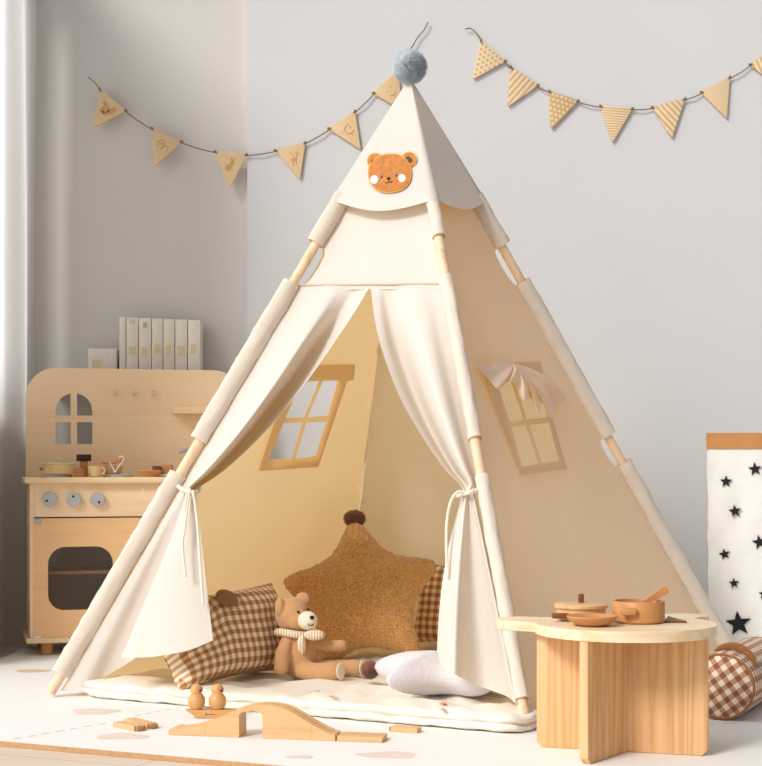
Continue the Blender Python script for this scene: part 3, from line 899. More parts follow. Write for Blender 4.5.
# ------------------------------------------------------------------ toy kitchen
KA = radians(15); KO = V((-1.117, 5.09, MZ + .0006))
kx, ky = V((cos(KA), sin(KA), 0)), V((-sin(KA), cos(KA), 0))
kit = thing('toy_kitchen', 'light wooden toy kitchen with arched back panel and oven door beside the curtain', 'toy kitchen', KO, KA)
def kfr(px, py, yl=0):
    """pixel on the plane at local depth yl, as local x, z"""
    p = on_plane(px, py, KO + ky * yl, ky) - KO
    return p.dot(kx), p.z
KW = .735
obj('base_board', Box((-.012, -.014, .040), (KW + .012, .302, .056), .003), M['ktop'], kit)
for x in (.055, KW - .055):
    for y in (.035, .262): obj('leg', Lathe([(0, 0), (.017, 0), (.0185, .004), (.0185, .040), (0, .040)], (x, y, 0), 20), M['kedge'], kit)
obj('side_panel', Box((0, .0, .056), (.014, .285, .548), .002), M['kwood'], kit)
obj('side_panel', Box((KW - .014, .0, .056), (KW, .285, .548), .002), M['kwood'], kit)
obj('divider', Box((.366, .004, .056), (.380, .285, .441), .001), M['kwood'], kit)
obj('control_panel', Box((.014, 0, .4415), (KW - .014, .016, .548), .001), M['kwood'], kit)
obj('oven_shelf', Box((.016, .03, .256), (.364, .28, .266), .001), M['ktop'], kit)
obj('counter', Box((-.016, -.022, .548), (KW + .016, .288, .568), .005), M['ktop'], kit)
# back board with arched window cut out
bd = .29
BW = [(0.0, .40), (KW, .40)] + [(KW - .10 + .10 * cos(a), .835 + .10 * sin(a)) for a in [pi / 2 * k / 12 for k in range(13)]] + [(.10 + .10 * cos(a), .835 + .10 * sin(a)) for a in [pi / 2 + pi / 2 * k / 12 for k in range(13)]]
xl, zt = kfr(55.5, 393, bd); xr, zb = kfr(92.5, 444, bd); xm0, zm0 = kfr(70.8, 422, bd); xm1, zm1 = kfr(77, 415.5, bd)
cxm = (xl + xr) / 2; ar = (xr - xl) / 2
def arcq(x0, x1, z0):
    """one upper pane: flat bottom z0, arch on top"""
    pts = [(x0, z0), (x1, z0)]
    zc = zt - ar
    for k in range(13):
        x = lerp(x1, x0, k / 12); pts.append((x, max(z0 + .001, zc + sqrt(max(0, ar * ar - (x - cxm) ** 2)))))
    return pts
holes = [[(xl, zb), (xm0, zb), (xm0, zm0), (xl, zm0)], [(xm1, zb), (xr, zb), (xr, zm0), (xm1, zm0)], arcq(xl, xm0, zm1), arcq(xm1, xr, zm1)]
obj('back_board', plate(BW, holes, lambda x, z, d: V((x, bd + d, z)), .014), M['kwood'], kit)
for px in (114.5, 134, 152.5):
    x, z = kfr(px, 394, bd); hk = NB()
    tube(hk, [V((x, bd, z)), V((x, bd - .022, z)), V((x, bd - .03, z + .003))], [.0055, .005, .008], 12)
    obj('hook', hk, M['hookm'], kit)
x, z = kfr(172, 407.5, bd); x2, z2 = kfr(232, 414, bd)
obj('wall_shelf', Box((x, bd - .05, z - .022), (min(x2, KW - .03), bd, z), .002), M['ktop'], kit)
# knobs
for px, a in ((49.5, 200), (73.5, 100), (97, -60)):
    x, z = kfr(px, 499.5)
    bm = Lathe([(0, 0), (.021, 0), (.0225, .003), (.0225, .014), (.021, .017), (0, .017)], (0, 0, 0), 32)
    bmesh.ops.transform(bm, matrix=Matrix.Translation((x, 0, z)) @ Matrix.Rotation(pi / 2, 4, 'X'), verts=bm.verts)
    kn = obj('knob', bm, M['knob'], kit)
    aa = radians(a); c_ = V((x + .011 * cos(aa), -.0172, z + .011 * sin(aa)))
    obj('pointer', Prism([c_ + V((.006 * cos(aa + q), 0, .006 * sin(aa + q))) for q in (0, 2.3, -2.3)], (0, -.0008, 0)), M['black'], kn)
x, z = kfr(142.5, 489.5); bm = Lathe([(0, 0), (.0045, 0), (.0045, .002), (0, .002)], seg=14)
bmesh.ops.transform(bm, matrix=Matrix.Translation((x, 0, z)) @ Matrix.Rotation(pi / 2, 4, 'X'), verts=bm.verts); obj('screw_cap', bm, M['white_paint'], kit)
# oven door
x0, z1 = kfr(33.5, 518.5); x1, z0 = kfr(140.5, 639)
hx0, hz1 = kfr(48, 547); hx1, hz0 = kfr(113, 609)
hole = rrect(hx0, hz0, hx1, hz1, .04, 8, (.05, .05, .055, .055))
door = obj('oven_door', plate([(x0, z0), (x1, z0), (x1, z1), (x0, z1)], [hole], lambda x, z, d: V((x, -.002 + d, z)), .014), M['kdoor'], kit)
obj('oven_pane', Prism([V((x, .0125, z)) for x, z in rrect(hx0 - .012, hz0 - .012, hx1 + .012, hz1 + .012, .05)], (0, .003, 0)), M['acrylic'], door)
obj('hinge_clip', Box((x0 + .002, -.006, z1 - .018), (x0 + .024, -.002, z1 - .002), .001), M['burner'], door)
obj('hinge_clip', Box((x0 + .002, -.006, z0 + .004), (x0 + .024, -.002, z0 + .018), .001), M['white_paint'], door)
obj('cupboard_door', Box((x1 + .014, -.002, z0), (KW - .018, .012, z1), .001), M['kdoor'], kit)
# on the counter
CT = MZ + .5692
def kc(px, yl):
    k = (px - HX) / F; o = KO + ky * yl
    x = (k * o.y - o.x) / (kx.x - k * kx.y)
    return V((o.x + kx.x * x, o.y + kx.y * x, CT))
for px in (56.5, 117.5):
    p = kc(px, .10) - KO; p = V((p.dot(kx), p.dot(ky), .568))
    obj('burner', Lathe([(0, 0), (.049, 0), (.050, .002), (.050, .006), (.046, .008), (0, .008)], p, 40), M['burner'], kit)
p = kc(170, .14) - KO; p = V((p.dot(kx), p.dot(ky), .568))
obj('sink_rim', Lathe([(.030, 0), (.062, 0), (.064, .004), (.062, .009), (.050, .009), (.044, .003)], p, 40, closed=True), M['white_paint'], kit)
obj('tap', Tube(cr([V(kc(188, .25) - KO).copy() for _ in range(1)] and [V(((kc(189, .25) - KO).dot(kx), .25, .568 + q[1])) + V((q[0], 0, 0)) for q in ((0, 0), (0, .05), (-.004, .085), (-.02, .09), (-.035, .08))], 20), .007, 10), M['burner'], kit)
# toy pot on the first burner
p = kc(60, .10) + V((0, 0, .009)); k = p.y / F
tp = thing('toy_saucepan', 'cream toy saucepan with sage lid on the counter hob of the wooden kitchen', 'toy pot', p)
obj('pan_body', Lathe([(0, 0), (.050, 0), (.053, .003), (.053, .030), (.049, .030), (.049, .004), (0, .004)], seg=40), M['cream'], tp)
ld = obj('lid', Lathe([(0, .0305), (.055, .0305), (.056, .033), (.054, .036), (.01, .038), (0, .038)], seg=40), M['sage'], tp)
obj('lid_knob', Lathe([(0, .038), (.005, .038), (.004, .043), (.007, .047), (.005, .051), (0, .052)], seg=20), M['cream'], ld)
obj('side_grip', Box((-.066, -.008, .012), (-.052, .008, .022), .002), M['tanw'], tp)
# brown coffee maker block
p = kc(84, .19)
cm = thing('toy_coffee_maker', 'small brown block coffee maker with dark top behind the toy saucepan', 'toy', p, KA)
obj('block_base', Box((-.020, -.02, 0), (.012, .02, .028), .002), M['brownw'], cm)
obj('block_column', Box((-.012, -.016, .028), (.012, .016, .052), .002), M['tanw'], cm)
obj('block_top', Box((-.024, -.022, .052), (.022, .022, .074), .002), M['choc'], cm)
p = kc(79.5, .03)
bw = tag(obj('toy_block', Box((p.x - .018, p.y - .008, CT), (p.x + .014, p.y + .012, CT + .030), .002), M['brownw'], base=True), 'short brown wooden block in front of the dark topped coffee maker', 'toy block')
p = kc(94.5, .06)
cup = thing('toy_cup', 'cream toy cup between the two hobs of the wooden kitchen', 'toy cup', p)
obj('cup_body', Lathe([(0, 0), (.016, 0), (.020, .004), (.022, .036), (.019, .036), (.016, .006), (0, .005)], seg=28), M['cream'], cup)
obj('cup_handle', Tube(cr([V((.020, 0, .030)), V((.032, -.004, .028)), V((.032, -.004, .014)), V((.018, 0, .010))], 12), .003, 8), M['cream'], cup)
p = kc(115, .115) + V((0, 0, .009))
bow = thing('toy_bowl', 'beige toy bowl on the second hob holding a wooden whisk', 'toy bowl', p)
obj('bowl_body', Lathe([(0, 0), (.024, 0), (.030, .006), (.033, .028), (.030, .028), (.026, .008), (0, .005)], (-.008, 0, 0), 32), M['potl'], bow)
wk = thing('toy_whisk', 'wooden whisk with white wire loop leaning in the toy bowl', 'toy whisk', p + V((.0, -.036, .014)))
obj('whisk_handle', Tube([V((-.036, 0, .024)), V((-.005, 0, .023)), V((.03, 0, .032))], [.005, .006, .006], 10, round_ends=True), M['tanw'], wk)
obj('whisk_loop', Tube(cr([V((-.012, -.006, .026)), V((.002, -.006, .004)), V((.006, -.006, -.008)), V((.018, -.006, .01)), V((.036, -.006, .034)), V((.03, -.006, .044)), V((.02, -.006, .040))], 40), .0022, 6), M['white_paint'], wk)
p = kc(150, .07)
db = tag(obj('toy_dish', Lathe([(0, 0), (.024, 0), (.040, .020), (.038, .022), (.022, .004), (0, .004)], p, 36), M['tanw'], base=True), 'round tan wooden dish on the toy kitchen counter past the second hob', 'toy dish')
for (px, yl, w_, h_, m_, lb) in ((156.5, .20, .013, .036, 'potd', 'small dark brown wooden block standing behind the tan toy dish'), (167, .215, .02, .040, 'pot', 'larger light brown wooden block beside the small tap')):
    p = kc(px, yl)
    tag(obj('toy_block', Box((p.x - w_, p.y - .014, CT), (p.x + w_, p.y + .014, CT + h_), .002), M[m_], base=True), lb, 'toy block')

# books on the ledge behind the kitchen
bx = [119, 126, 138.5, 151.5, 163, 174.8, 187.5, 200.5]
ords = ['narrow white book at the curtain end of the row', 'white book with small ochre mark at its top', 'white book with grey notch mark at its top', 'white book in the fourth place from the curtain end', 'white book in the fifth place from the curtain end', 'white book next to last before the tent end of the row', 'white book at the tent end of the row']
ly = YW - .085
for i in range(7):
    x0, x1 = at(bx[i] + .35, 0, ly).x, at(bx[i + 1] - .35, 0, ly).x
    ht = at(0, 317 + .5 * i, ly).z
    o = thing('book', ords[i] + ' on the wall ledge', 'book', ((x0 + x1) / 2, ly, .926), 0, 'white books behind the toy kitchen')
    hw = (x1 - x0) / 2
    bm = Box((-hw, 0, 0), (hw, .105, ht - .926), .002); obj('cover', bm, M['book'], o)
    if i in (1, 2, 3, 4, 5, 6):
        z = at(0, 354 + (i % 3), ly).z - .926; h_ = .03 if i < 3 else .035
        obj('spine_mark', Box((-hw * .55, -.0012, z), (hw * (.6 if i % 2 else .35), .0004, z + h_), 0), M['bookm'], o)
    if i == 1: obj('top_mark', Box((-hw * .5, -.0012, ht - .926 - .022), (hw * .5, .0004, ht - .926 - .006)), M['bookm'], o)
    if i == 2: obj('top_mark', Box((-hw * .3, -.0012, ht - .926 - .035), (hw * .3, .0004, ht - .926 - .015)), M['bookg'], o)
x0, x1 = at(88, 0, ly).x, at(116.5, 0, ly).x
o = thing('storage_box', 'low pale box with ochre square on the ledge next to the white books', 'box', ((x0 + x1) / 2, ly, .926))
hw = (x1 - x0) / 2
obj('carton', Box((-hw, 0, 0), (hw, .10, at(0, 348.5, ly).z - .926), .002), M['book'], o)
obj('label_square', Box((-hw * .7, -.0012, .03), (-hw * .1, .0004, .062)), M['bookm'], o)

# ------------------------------------------------------------------ bunting
YF = YW - .012
def bunting(label, string_px, flags, flat_y):
    c = at(flags[0][0][0], flags[0][0][1], YF)
    g = thing('bunting', label, 'bunting', (c.x, YF, c.z))
    fa, fb = flags[0][0], flags[-1][1]
    pre = [at(x, y, YF - .002) for x, y in string_px if x < fa[0] - 1]; post = [at(x, y, YF - .002) for x, y in string_px if x > fb[0] + 1]
    line = cr(pre + [at(*fa, YF)], 16) if pre else []
    lastp = None
    for (a, b_, t_, m, icon) in flags:
        pa, pb, pt = at(*a, YF), at(*b_, YF), at(*t_, YF); cen = (pa + pb + pt) / 3
        ha, hb = pa + (cen - pa) * .13 + V((0, .0035, 0)), pb + (cen - pb) * .13 + V((0, .0035, 0))
        if lastp is not None:
            for k in range(1, 9): line.append(lerp(lastp, ha, k / 9) - V((0, .004 * sin(pi * k / 9), .0035 * sin(pi * k / 9))))
        line += [ha, hb]; lastp = hb
    if post: line += cr([lastp] + post, 24)[1:]
    obj('string', Tube(line, .0021, 6), M['twine'], g, world=True, sharp=0)
    for (a, b_, t_, m, icon) in flags:
        pa, pb, pt = at(*a, YF), at(*b_, YF), at(*t_, YF)
        cen = (pa + pb + pt) / 3
        pts = []
        for q in (pa, pb, pt):
            o1, o2 = [w for w in (pa, pb, pt) if w is not q]
            for f in (.05, .02):
                pass
            pts += [q + (o1 - q) * .05, q + ((o1 - q) + (o2 - q)) * .018, q + (o2 - q) * .05]
        # order around the centre
        pts.sort(key=lambda p: atan2(p.z - cen.z, p.x - cen.x))
        bm = Prism(pts, (0, .007, 0), .0008)
        ux = (pb - pa).normalized(); uz = V((-ux.z, 0, ux.x))
        off = wloc(g)
        mapuv(bm, lambda co: ((co - pa).dot(ux), (co - pa).dot(uz)))
        fo = obj('flag', bm, FM[m], g, world=True)
        for q in (pa, pb):
            h_ = q + (cen - q) * .13 + V((0, -.0012, 0))
            obj('lacing', Tube([h_, q + (q - cen) * .03 + V((0, -.003, 0))], .0038, 6), M['twine'], fo, world=True)
        if icon:
            k = (pb - pa).length
            def W(x, z): return cen + ux * x * k + uz * z * k + V((0, -.0006, 0))
            for kind, data in icon:
                if kind == 'poly': obj('engraving', Prism([W(*q) for q in data], (0, .001, 0)), M['burn'], fo, world=True)
                else: obj('engraving', Tube(cr([W(*q) for q in data], 20), .0013, 6), M['burn'], fo, world=True)
def blob(cx, cz, rx, rz, a0=0, n=18): return [(cx + rx * cos(2 * pi * k / n) * cos(a0) - rz * sin(2 * pi * k / n) * sin(a0), cz + rx * cos(2 * pi * k / n) * sin(a0) + rz * sin(2 * pi * k / n) * cos(a0)) for k in range(n)]
squirrel = [('poly', blob(-.02, -.02, .11, .13)), ('poly', blob(-.14, .10, .07, .06)), ('poly', blob(.15, .04, .08, .16, -.4)), ('poly', blob(-.02, -.15, .14, .04))]
fern = [('line', [(-.14, -.1), (-.16, .06), (-.06, .14), (.04, .06)]), ('line', [(-.02, -.14), (.06, .02), (.16, .02), (.18, -.12)]), ('line', [(-.1, .0), (-.02, .04), (0, -.06)])]
rabbit = [('poly', blob(-.05, -.10, .11, .10)), ('poly', blob(.04, .04, .07, .06)), ('poly', blob(.02, .16, .025, .08, .2)), ('poly', blob(.09, .15, .025, .08, -.35))]
deer = [('poly', blob(0, -.08, .10, .06)), ('line', [(.08, -.04), (.12, .06), (.08, .14)]), ('line', [(.12, .06), (.18, .12), (.16, .18)]), ('line', [(-.06, -.12), (-.06, -.24)]), ('line', [(.05, -.12), (.05, -.24)]), ('line', [(.02, .02), (-.02, .12), (-.08, .16)])]
moon = [('line', [(.10, .14), (-.06, .10), (-.10, -.04), (.0, -.14), (.14, -.10)]), ('poly', blob(.10, .03, .03, .03)), ('poly', blob(-.20, .02, .02, .02)), ('poly', blob(.02, -.22, .02, .02)), ('poly', blob(.2, .14, .018, .018))]
stars = [('poly', blob(-.1, .06, .02, .02)), ('poly', blob(.08, .1, .02, .02)), ('line', [(-.12, -.06), (-.02, -.12), (.1, -.08)]), ('poly', blob(0, -.2, .02, .02))]
bunting('wooden pennants with burnt animal pictures strung from the curtain side to the tent tip',
        [(88, 77), (94, 82), (100, 89), (126, 110), (139, 119), (152, 128), (182, 141), (198, 147), (215, 151.5), (246, 154), (260, 152.5), (275, 150), (305, 143), (317, 136), (329, 128.5), (353, 111), (363, 102), (373, 92.5), (396, 72), (404, 60), (412, 47), (418, 37), (424, 30), (428, 22)],
        [((99.5, 88.5), (127, 110.5), (93, 128), 'plain', squirrel), ((151.5, 127.5), (182.5, 141.5), (154, 167.5), 'plain', fern), ((214.5, 151), (247, 154), (230, 188.5), 'plain', rabbit),
         ((274.5, 150), (305.5, 142), (300, 180), 'plain', deer), ((328, 128.5), (355, 110.5), (361, 150), 'plain', moon), ((372.5, 93), (398, 70), (403, 111), 'plain', stars)], 0)
bunting('string of patterned wooden pennants on the white wall above the open side of the tent',
        [(465, 29), (471, 28.5), (477, 34), (481, 40), (505, 60.5), (512, 67.5), (538, 84), (550, 91.5), (577, 101), (588, 104), (601, 106.5), (631, 108.5), (642, 108.5), (653, 107), (684, 98.5), (702, 91.5), (729, 77.5), (740, 70), (750, 64), (778, 48)],
        [((480.5, 39.5), (506.5, 61), (472.5, 79.5), 'dots', None), ((511, 66.5), (539, 85), (507.5, 107), 'stripe_d', None), ((549, 90.5), (579, 100.5), (551, 129.5), 'pale_dots', None),
         ((600, 105.5), (633, 108), (612.5, 143), 'stripe_h', None), ((651.5, 107), (685.5, 98), (672, 138.5), 'stripe_r', None), ((700.5, 92), (730, 76.5), (727, 119), 'weave', None), ((749, 64.5), (777, 46), (781, 88), 'stripe_d', None)], 0)

# ------------------------------------------------------------------ pine table
tx, ty, TZ = .519, 3.40, .285
tab = thing('bear_table', 'low pine table with bear head top and crossed panel legs holding toy cookware', 'table', (tx, ty, MZ))
circ = [(0, 0, .191), (-.212, .092, .056), (.160, .170, .052)]
outl = []
for k in range(180):
    a = 2 * pi * k / 180; d = V((cos(a), sin(a))); best = 0
    for cx, cy, r in circ:
        bq = d.dot(V((cx, cy))); disc = bq * bq - (cx * cx + cy * cy - r * r)
        if disc >= 0: best = max(best, bq + sqrt(disc))
    outl.append(V((best * d.x, best * d.y, TZ - MZ - .022)))
obj('table_top', Prism(outl, (0, 0, .022), .004), M['tpine_top'], tab)
for (ang, l0, l1, nm) in ((-18, -.190, .174, 0), (235, -.16, .188, 1)):
    a = radians(ang); d = V((cos(a), sin(a), 0)); s = V((-d.y, d.x, 0)); h_ = TZ - MZ - .0225; ch = .012
    p2 = [(l0 + ch, 0), (l1 - ch, 0), (l1, ch), (l1, h_), (l0, h_), (l0, ch)]
    pts = [d * x + V((0, 0, z + .0005)) - s * .01 for x, z in p2]
    obj('leg_panel', Prism(pts, s * .02, .002), M['tpine'], tab)
TZ += .0005
# pot with lid
p = V((at(581, 0, 3.46).x, 3.46, TZ))
pt = thing('toy_casserole', 'round wooden toy casserole with flat lid and dark knob on the pine table', 'toy pot', p)
obj('pot_body', Lathe([(0, 0), (.048, 0), (.053, .004), (.053, .024), (.048, .024), (.048, .005), (0, .005)]), M['potl'], pt)
ld = obj('lid', Lathe([(0, .0245), (.055, .0245), (.058, .028), (.058, .033), (.055, .0355), (.03, .037), (0, .037)]), M['potl'], pt)
obj('lid_knob', Box((-.006, -.006, .037), (.006, .006, .056), .002), M['potd'], ld)
obj('side_handle', Box((-.068, -.052, .007), (-.030, -.034, .018), .003), M['potd'], pt)
p = V((at(592, 0, 3.335).x, 3.335, TZ))
tag(obj('toy_plate', Lathe([(0, 0), (.030, 0), (.046, .008), (.053, .018), (.0525, .021), (.050, .0205), (.042, .011), (.028, .006), (0, .005)], p, 48), M['pot'], base=True), 'shallow round wooden toy plate in front of the lidded casserole', 'toy plate')
p = V((at(638.5, 0, 3.405).x, 3.405, TZ))
p2_ = thing('toy_saucepan', 'open wooden toy pot holding a spoon on the pine table', 'toy pot', p)
obj('pot_body', Lathe([(0, 0), (.051, 0), (.0555, .004), (.0555, .044), (.054, .046), (.050, .046), (.049, .044), (.049, .006), (0, .006)], seg=56), M['pot'], p2_)
obj('side_handle', Box((-.046, -.067, .020), (-.014, -.050, .035), .004), M['pot'], p2_)
sp0 = p + V((-.020, .0, .022)); sp1 = at(668, 589, 3.42)
d = (sp1 - sp0).normalized()
spn = thing('toy_spoon', 'wooden toy spoon with holed handle resting in the open pot', 'toy spoon', p + V((0, 0, .009)))
sd = V((0, -1, 0)); bm = NB(); pts = []
up = d.cross(V((0, 1, 0))).normalized()
if up.z < 0: up = -up
Ls = (sp1 - sp0).length
for k, (x, w) in enumerate(((.0, .004), (.3, .0042), (.55, .0055), (.85, .0085), (.95, .0085), (1.0, .006))): pts.append((x * Ls, w))
ol = [(x, w) for x, w in pts] + [(x, -w) for x, w in pts[::-1]]
hole = [(Ls * .92 + .0026 * cos(a), .0026 * sin(a)) for a in [2 * pi * k / 12 for k in range(12)]]
obj('spoon_handle', plate(ol, [hole], lambda x, y, dd: sp0 + d * x + up * y + V((0, -.004 + dd, 0)), .008), M['pot'], spn, world=True)
obj('spoon_bowl', Ellip(sp0 + V((-.006, 0, .002)), (.015, .012, .006)), M['pot'], spn, world=True)
a_, b_, c_ = floor_pt(664, 622.5, TZ), floor_pt(687, 622.8, TZ), floor_pt(668, 617.5, TZ)
tag(obj('toy_spatula', Prism([V((q.x, q.y, TZ)) for q in (a_, b_, b_ + V((-.006, .02, 0)), c_)], (0, 0, .004), .001), M['potd'], base=True), 'flat dark wooden spatula lying beside the open pot', 'toy spatula')

# ------------------------------------------------------------------ wooden railway
bl, br2 = floor_pt(168, 735), floor_pt(382, 743)
bx_ = (br2 - bl); bx_.normalize(); bn = V((-bx_.y, bx_.x, 0))
def bpx(px, py):
    q = on_plane(px, py, bl, bn) - bl
    return q.dot(bx_), q.z
def track_loft(stations, depth, groove=.003):
    """stations: (x, zbottom, ztop) in the plane of the track"""
    bm = NB(); rings = []
    for x, zb, zt_ in stations:
        g = min(groove, (zt_ - zb) * .4)
        sec = [(0, zb), (0, zt_), (.17, zt_), (.19, zt_ - g), (.29, zt_ - g), (.31, zt_), (.69, zt_), (.71, zt_ - g), (.81, zt_ - g), (.83, zt_), (1, zt_), (1, zb)]
        rings.append([bm.verts.new(V((x, w * depth, z))) for w, z in sec])
    for i in range(len(rings) - 1):
        for k in range(12): bm.faces.new((rings[i][k], rings[i][(k + 1) % 12], rings[i + 1][(k + 1) % 12], rings[i + 1][k]))
    bm.faces.new(rings[0][::-1]); bm.faces.new(rings[-1])
    return bm
yaw = atan2(bx_.y, bx_.x)
bridge = thing('train_bridge', 'arched wooden toy train bridge standing on the mat in front of the pad', 'toy bridge', bl, yaw)
prof_px = [(168, 731), (169.5, 729), (173, 728), (178, 728.8), (190, 727.3), (205, 723.4), (218, 718.4), (230, 712.8), (240, 708.8), (250, 706.2), (260, 705), (270, 705.3), (280, 707.3), (290, 711.2), (300, 717), (312, 724.5), (322, 730), (330, 733.6), (335, 734.6)]
PT = [bpx(*q) for q in prof_px]
def ztop(x):
    for (xa, za), (xb, zb) in zip(PT, PT[1:]):
        if xa <= x <= xb: return lerp(za, zb, (x - xa) / (xb - xa))
    return PT[-1][1]
xs = bpx(205, 736)[0]; xo0, xo1 = bpx(239, 738)[0], bpx(262.5, 739)[0]; xe = bpx(311, 741)[0]; xend = PT[-1][0]
DEP = .056
def stat(x0, x1, n, fb=lambda x: .0005): return [(x, fb(x), ztop(x)) for x in [lerp(x0, x1, k / n) for k in range(n + 1)]]
obj('ramp', track_loft(stat(PT[0][0] + .001, xs - .0004, 24), DEP), M['track'], bridge)
def fo(x):
    u = (x - xo0) / (xo1 - xo0) * 2 - 1
    return ztop((xo0 + xo1) / 2) - .021 + .010 * sqrt(max(0, 1 - u * u))
obj('arch', track_loft(stat(xs, xo0, 14) + stat(xo0, xo1, 14, fo) + stat(xo1, xe, 16), DEP), M['track'], bridge)
obj('ramp', track_loft(stat(xe + .0004, xend, 14), DEP), M['track'], bridge)
x0, x1 = bpx(337, 741)[0], bpx(382, 743)[0]
p = bl + bx_ * x0
tag(obj('train_track', track_loft([(0, .0005, .0125), (x1 - x0 - .002, .0005, .0125), (x1 - x0, .001, .0115)], DEP), M['track']), 'short straight wooden track piece continuing from the bridge ramp', 'toy track')
o = bpy.data.objects['train_track']; o.location = p; o.rotation_euler = (0, 0, yaw)
def small_track(px0, py0, px1, py1, dep, label, grp=None, ends=True):
    a_, b_ = floor_pt(px0, py0), floor_pt(px1, py1); d = b_ - a_; yw = atan2(d.y, d.x)
    g = thing('train_track', label, 'toy track', a_, yw, grp)
    obj('track_body', track_loft([(0, .0005, .0120), (d.length * .9, .0005, .0120)], dep), M['track'], g)
    obj('end_joint', Box((d.length * .9, dep * .12, .001), (d.length, dep * .88, .0105), .002), M['trackd'], g)
small_track(113, 727, 136.5, 732, .030, 'loose wooden track piece lying on the mat near the tent corner pole')
small_track(124.5, 723.5, 150, 729.5, .026, 'loose wooden track piece lying just behind another one on the mat')
small_track(417, 733.5, 388, 731.5, -.028, 'single small wooden track piece on the mat past the bridge end')
# wooden birds on a boat
bc = at(211, 717.5, F * (H - MZ) / (719 - HY) + .02); bc.z = MZ + .0005
kk = bc.y / F
boat = thing('toy_boat', 'flat wooden toy boat behind the bridge carrying two birds', 'toy boat', (bc.x, bc.y, MZ))
pts = [V((-25 * kk, -.015, .0205)), V((25 * kk, -.015, .0205)), V((15 * kk, -.015, .0005)), V((-13 * kk, -.015, .0005))]
hull = obj('hull', Prism(pts, (0, .03, 0), .002), M['bird'], boat)
obj('burnt_dot', Lathe([(0, 0), (.0022, 0), (.0022, .0005), (0, .0005)], seg=14), M['birdd'], hull)
bpy.data.objects['burnt_dot'].location = (-.010, -.0148, .010); bpy.data.objects['burnt_dot'].rotation_euler = (pi / 2, 0, 0)
obj('burnt_line', Box((-.006, -.0155, .0095), (.012, -.0149, .0107)), M['birdd'], hull)
for px, lb in ((196.5, 'wooden toy bird on the boat nearer the tent corner pole'), (217.5, 'wooden toy bird on the boat nearer the bridge arch')):
    bp = V(((px - HX) * kk, bc.y, MZ + .0212))
    g = thing('toy_bird', lb, 'toy bird', bp, .65)
    bm = NB()
    prof = [(0, 0), (.012, .0), (.0185, .006), (.0215, .016), (.0205, .026), (.0155, .034), (.0125, .0375), (.0135, .041)]
    for a in range(9):
        th_ = -.5 + (pi / 2 + .5) * a / 8; prof.append((.0148 * cos(th_) if a < 8 else 0, .046 + .0148 * sin(th_)))
    obj('bird_body', lathe(bm, prof, seg=36), M['bird'], g)
    obj('beak', Tube([V((.002, -.0135, .0455)), V((.0045, -.0195, .0440))], [.0042, .0012], 10), M['birdd'], g)
    for s in (-1, 1):
        obj('bird_eye', Ellip((.0085 if s > 0 else -.006, -.0122, .0495), (.0014, .0014, .0014), u=10, v=8), M['birdd'], g)

# ------------------------------------------------------------------ bolster on the mat
bs = V((.812, 3.81, 0)); ax = V((.42, .907, 0)).normalized(); R = .080; LB = .40
sd = V((ax.y, -ax.x, 0)); zc = MZ + R + .001
bol = thing('gingham_bolster', 'brown gingham bear bolster lying on the mat behind the pine table', 'bolster', (bs.x, bs.y, MZ))
bm = NB(); uvl = bm.loops.layers.uv.verify(); NB_ = 56; rings = []
secs = [(.0, .93), (.006, .985), (.016, 1.0)] + [(lerp(.03, LB - .03, k / 14), 1.0) for k in range(15)] + [(LB - .016, 1.0), (LB - .006, .985), (LB, .93)]
for l, s in secs:
    rings.append([(bm.verts.new(V((bs.x, bs.y, zc)) + ax * l + (sd * cos(a) + V((0, 0, 1)) * sin(a)) * R * s * (1 + .012 * noise.noise(V((cos(a) * 2, sin(a) * 2, l * 14))))), (l, a * R)) for a in [2 * pi * k / NB_ for k in range(NB_ + 1)]])
for i in range(len(rings) - 1):
    for k in range(NB_):
        q = [rings[i][k], rings[i][k + 1], rings[i + 1][k + 1], rings[i + 1][k]]
        f = bm.faces.new([w[0] for w in q])
        for lp, w in zip(f.loops, q): lp[uvl].uv = w[1]
bmesh.ops.remove_doubles(bm, verts=bm.verts, dist=1e-5)
obj('bolster_body', bm, M['ging2'], bol, world=True, sharp=0)
for l, sg in ((0, -1), (LB, 1)):
    bm = NB(); uvl = bm.loops.layers.uv.verify()
    c0 = V((bs.x, bs.y, zc)) + ax * l; prev = None
    cen = bm.verts.new(c0 + ax * sg * .012)
    rr = []
    for s in (.3, .6, .85, .95):
        rr.append([bm.verts.new(c0 + ax * sg * .012 * (1 - s ** 2) + (sd * cos(a) + V((0, 0, 1)) * sin(a)) * R * s) for a in [2 * pi * k / 48 for k in range(48)]])
    for k in range(48):
        bm.faces.new((cen, rr[0][k], rr[0][(k + 1) % 48]))
        for i in range(3): bm.faces.new((rr[i][k], rr[i + 1][k], rr[i + 1][(k + 1) % 48], rr[i][(k + 1) % 48]))
    mapuv(bm, lambda co: (((co - c0).dot(sd) * .8 + (co.z - zc) * .6), ((co.z - zc) * .8 - (co - c0).dot(sd) * .6)))
    obj('end_panel', bm, M['ging2'], bol, world=True, sharp=0)
    obj('piping', Tube([c0 + ax * sg * .001 + (sd * cos(a) + V((0, 0, 1)) * sin(a)) * R * .955 for a in [2 * pi * k / 48 for k in range(48)]], .0034, 8, closed=True), M['piping'], bol, world=True, sharp=0)
earp = [V((bs.x, bs.y, zc)) + ax * (.055 + .012 * sin(pi * k / 10)) + (sd * cos(a) + V((0, 0, 1)) * sin(a)) * (R + .004 + .006 * sin(pi * k / 10)) for k, a in [(k, radians(110 - 75 * k / 10)) for k in range(11)]]
obj('suede_ear', Tube(earp, [.003, .007, .009, .010, .011, .011, .011, .010, .009, .007, .003], 12, round_ends=True), M['suede'], bol, world=True)

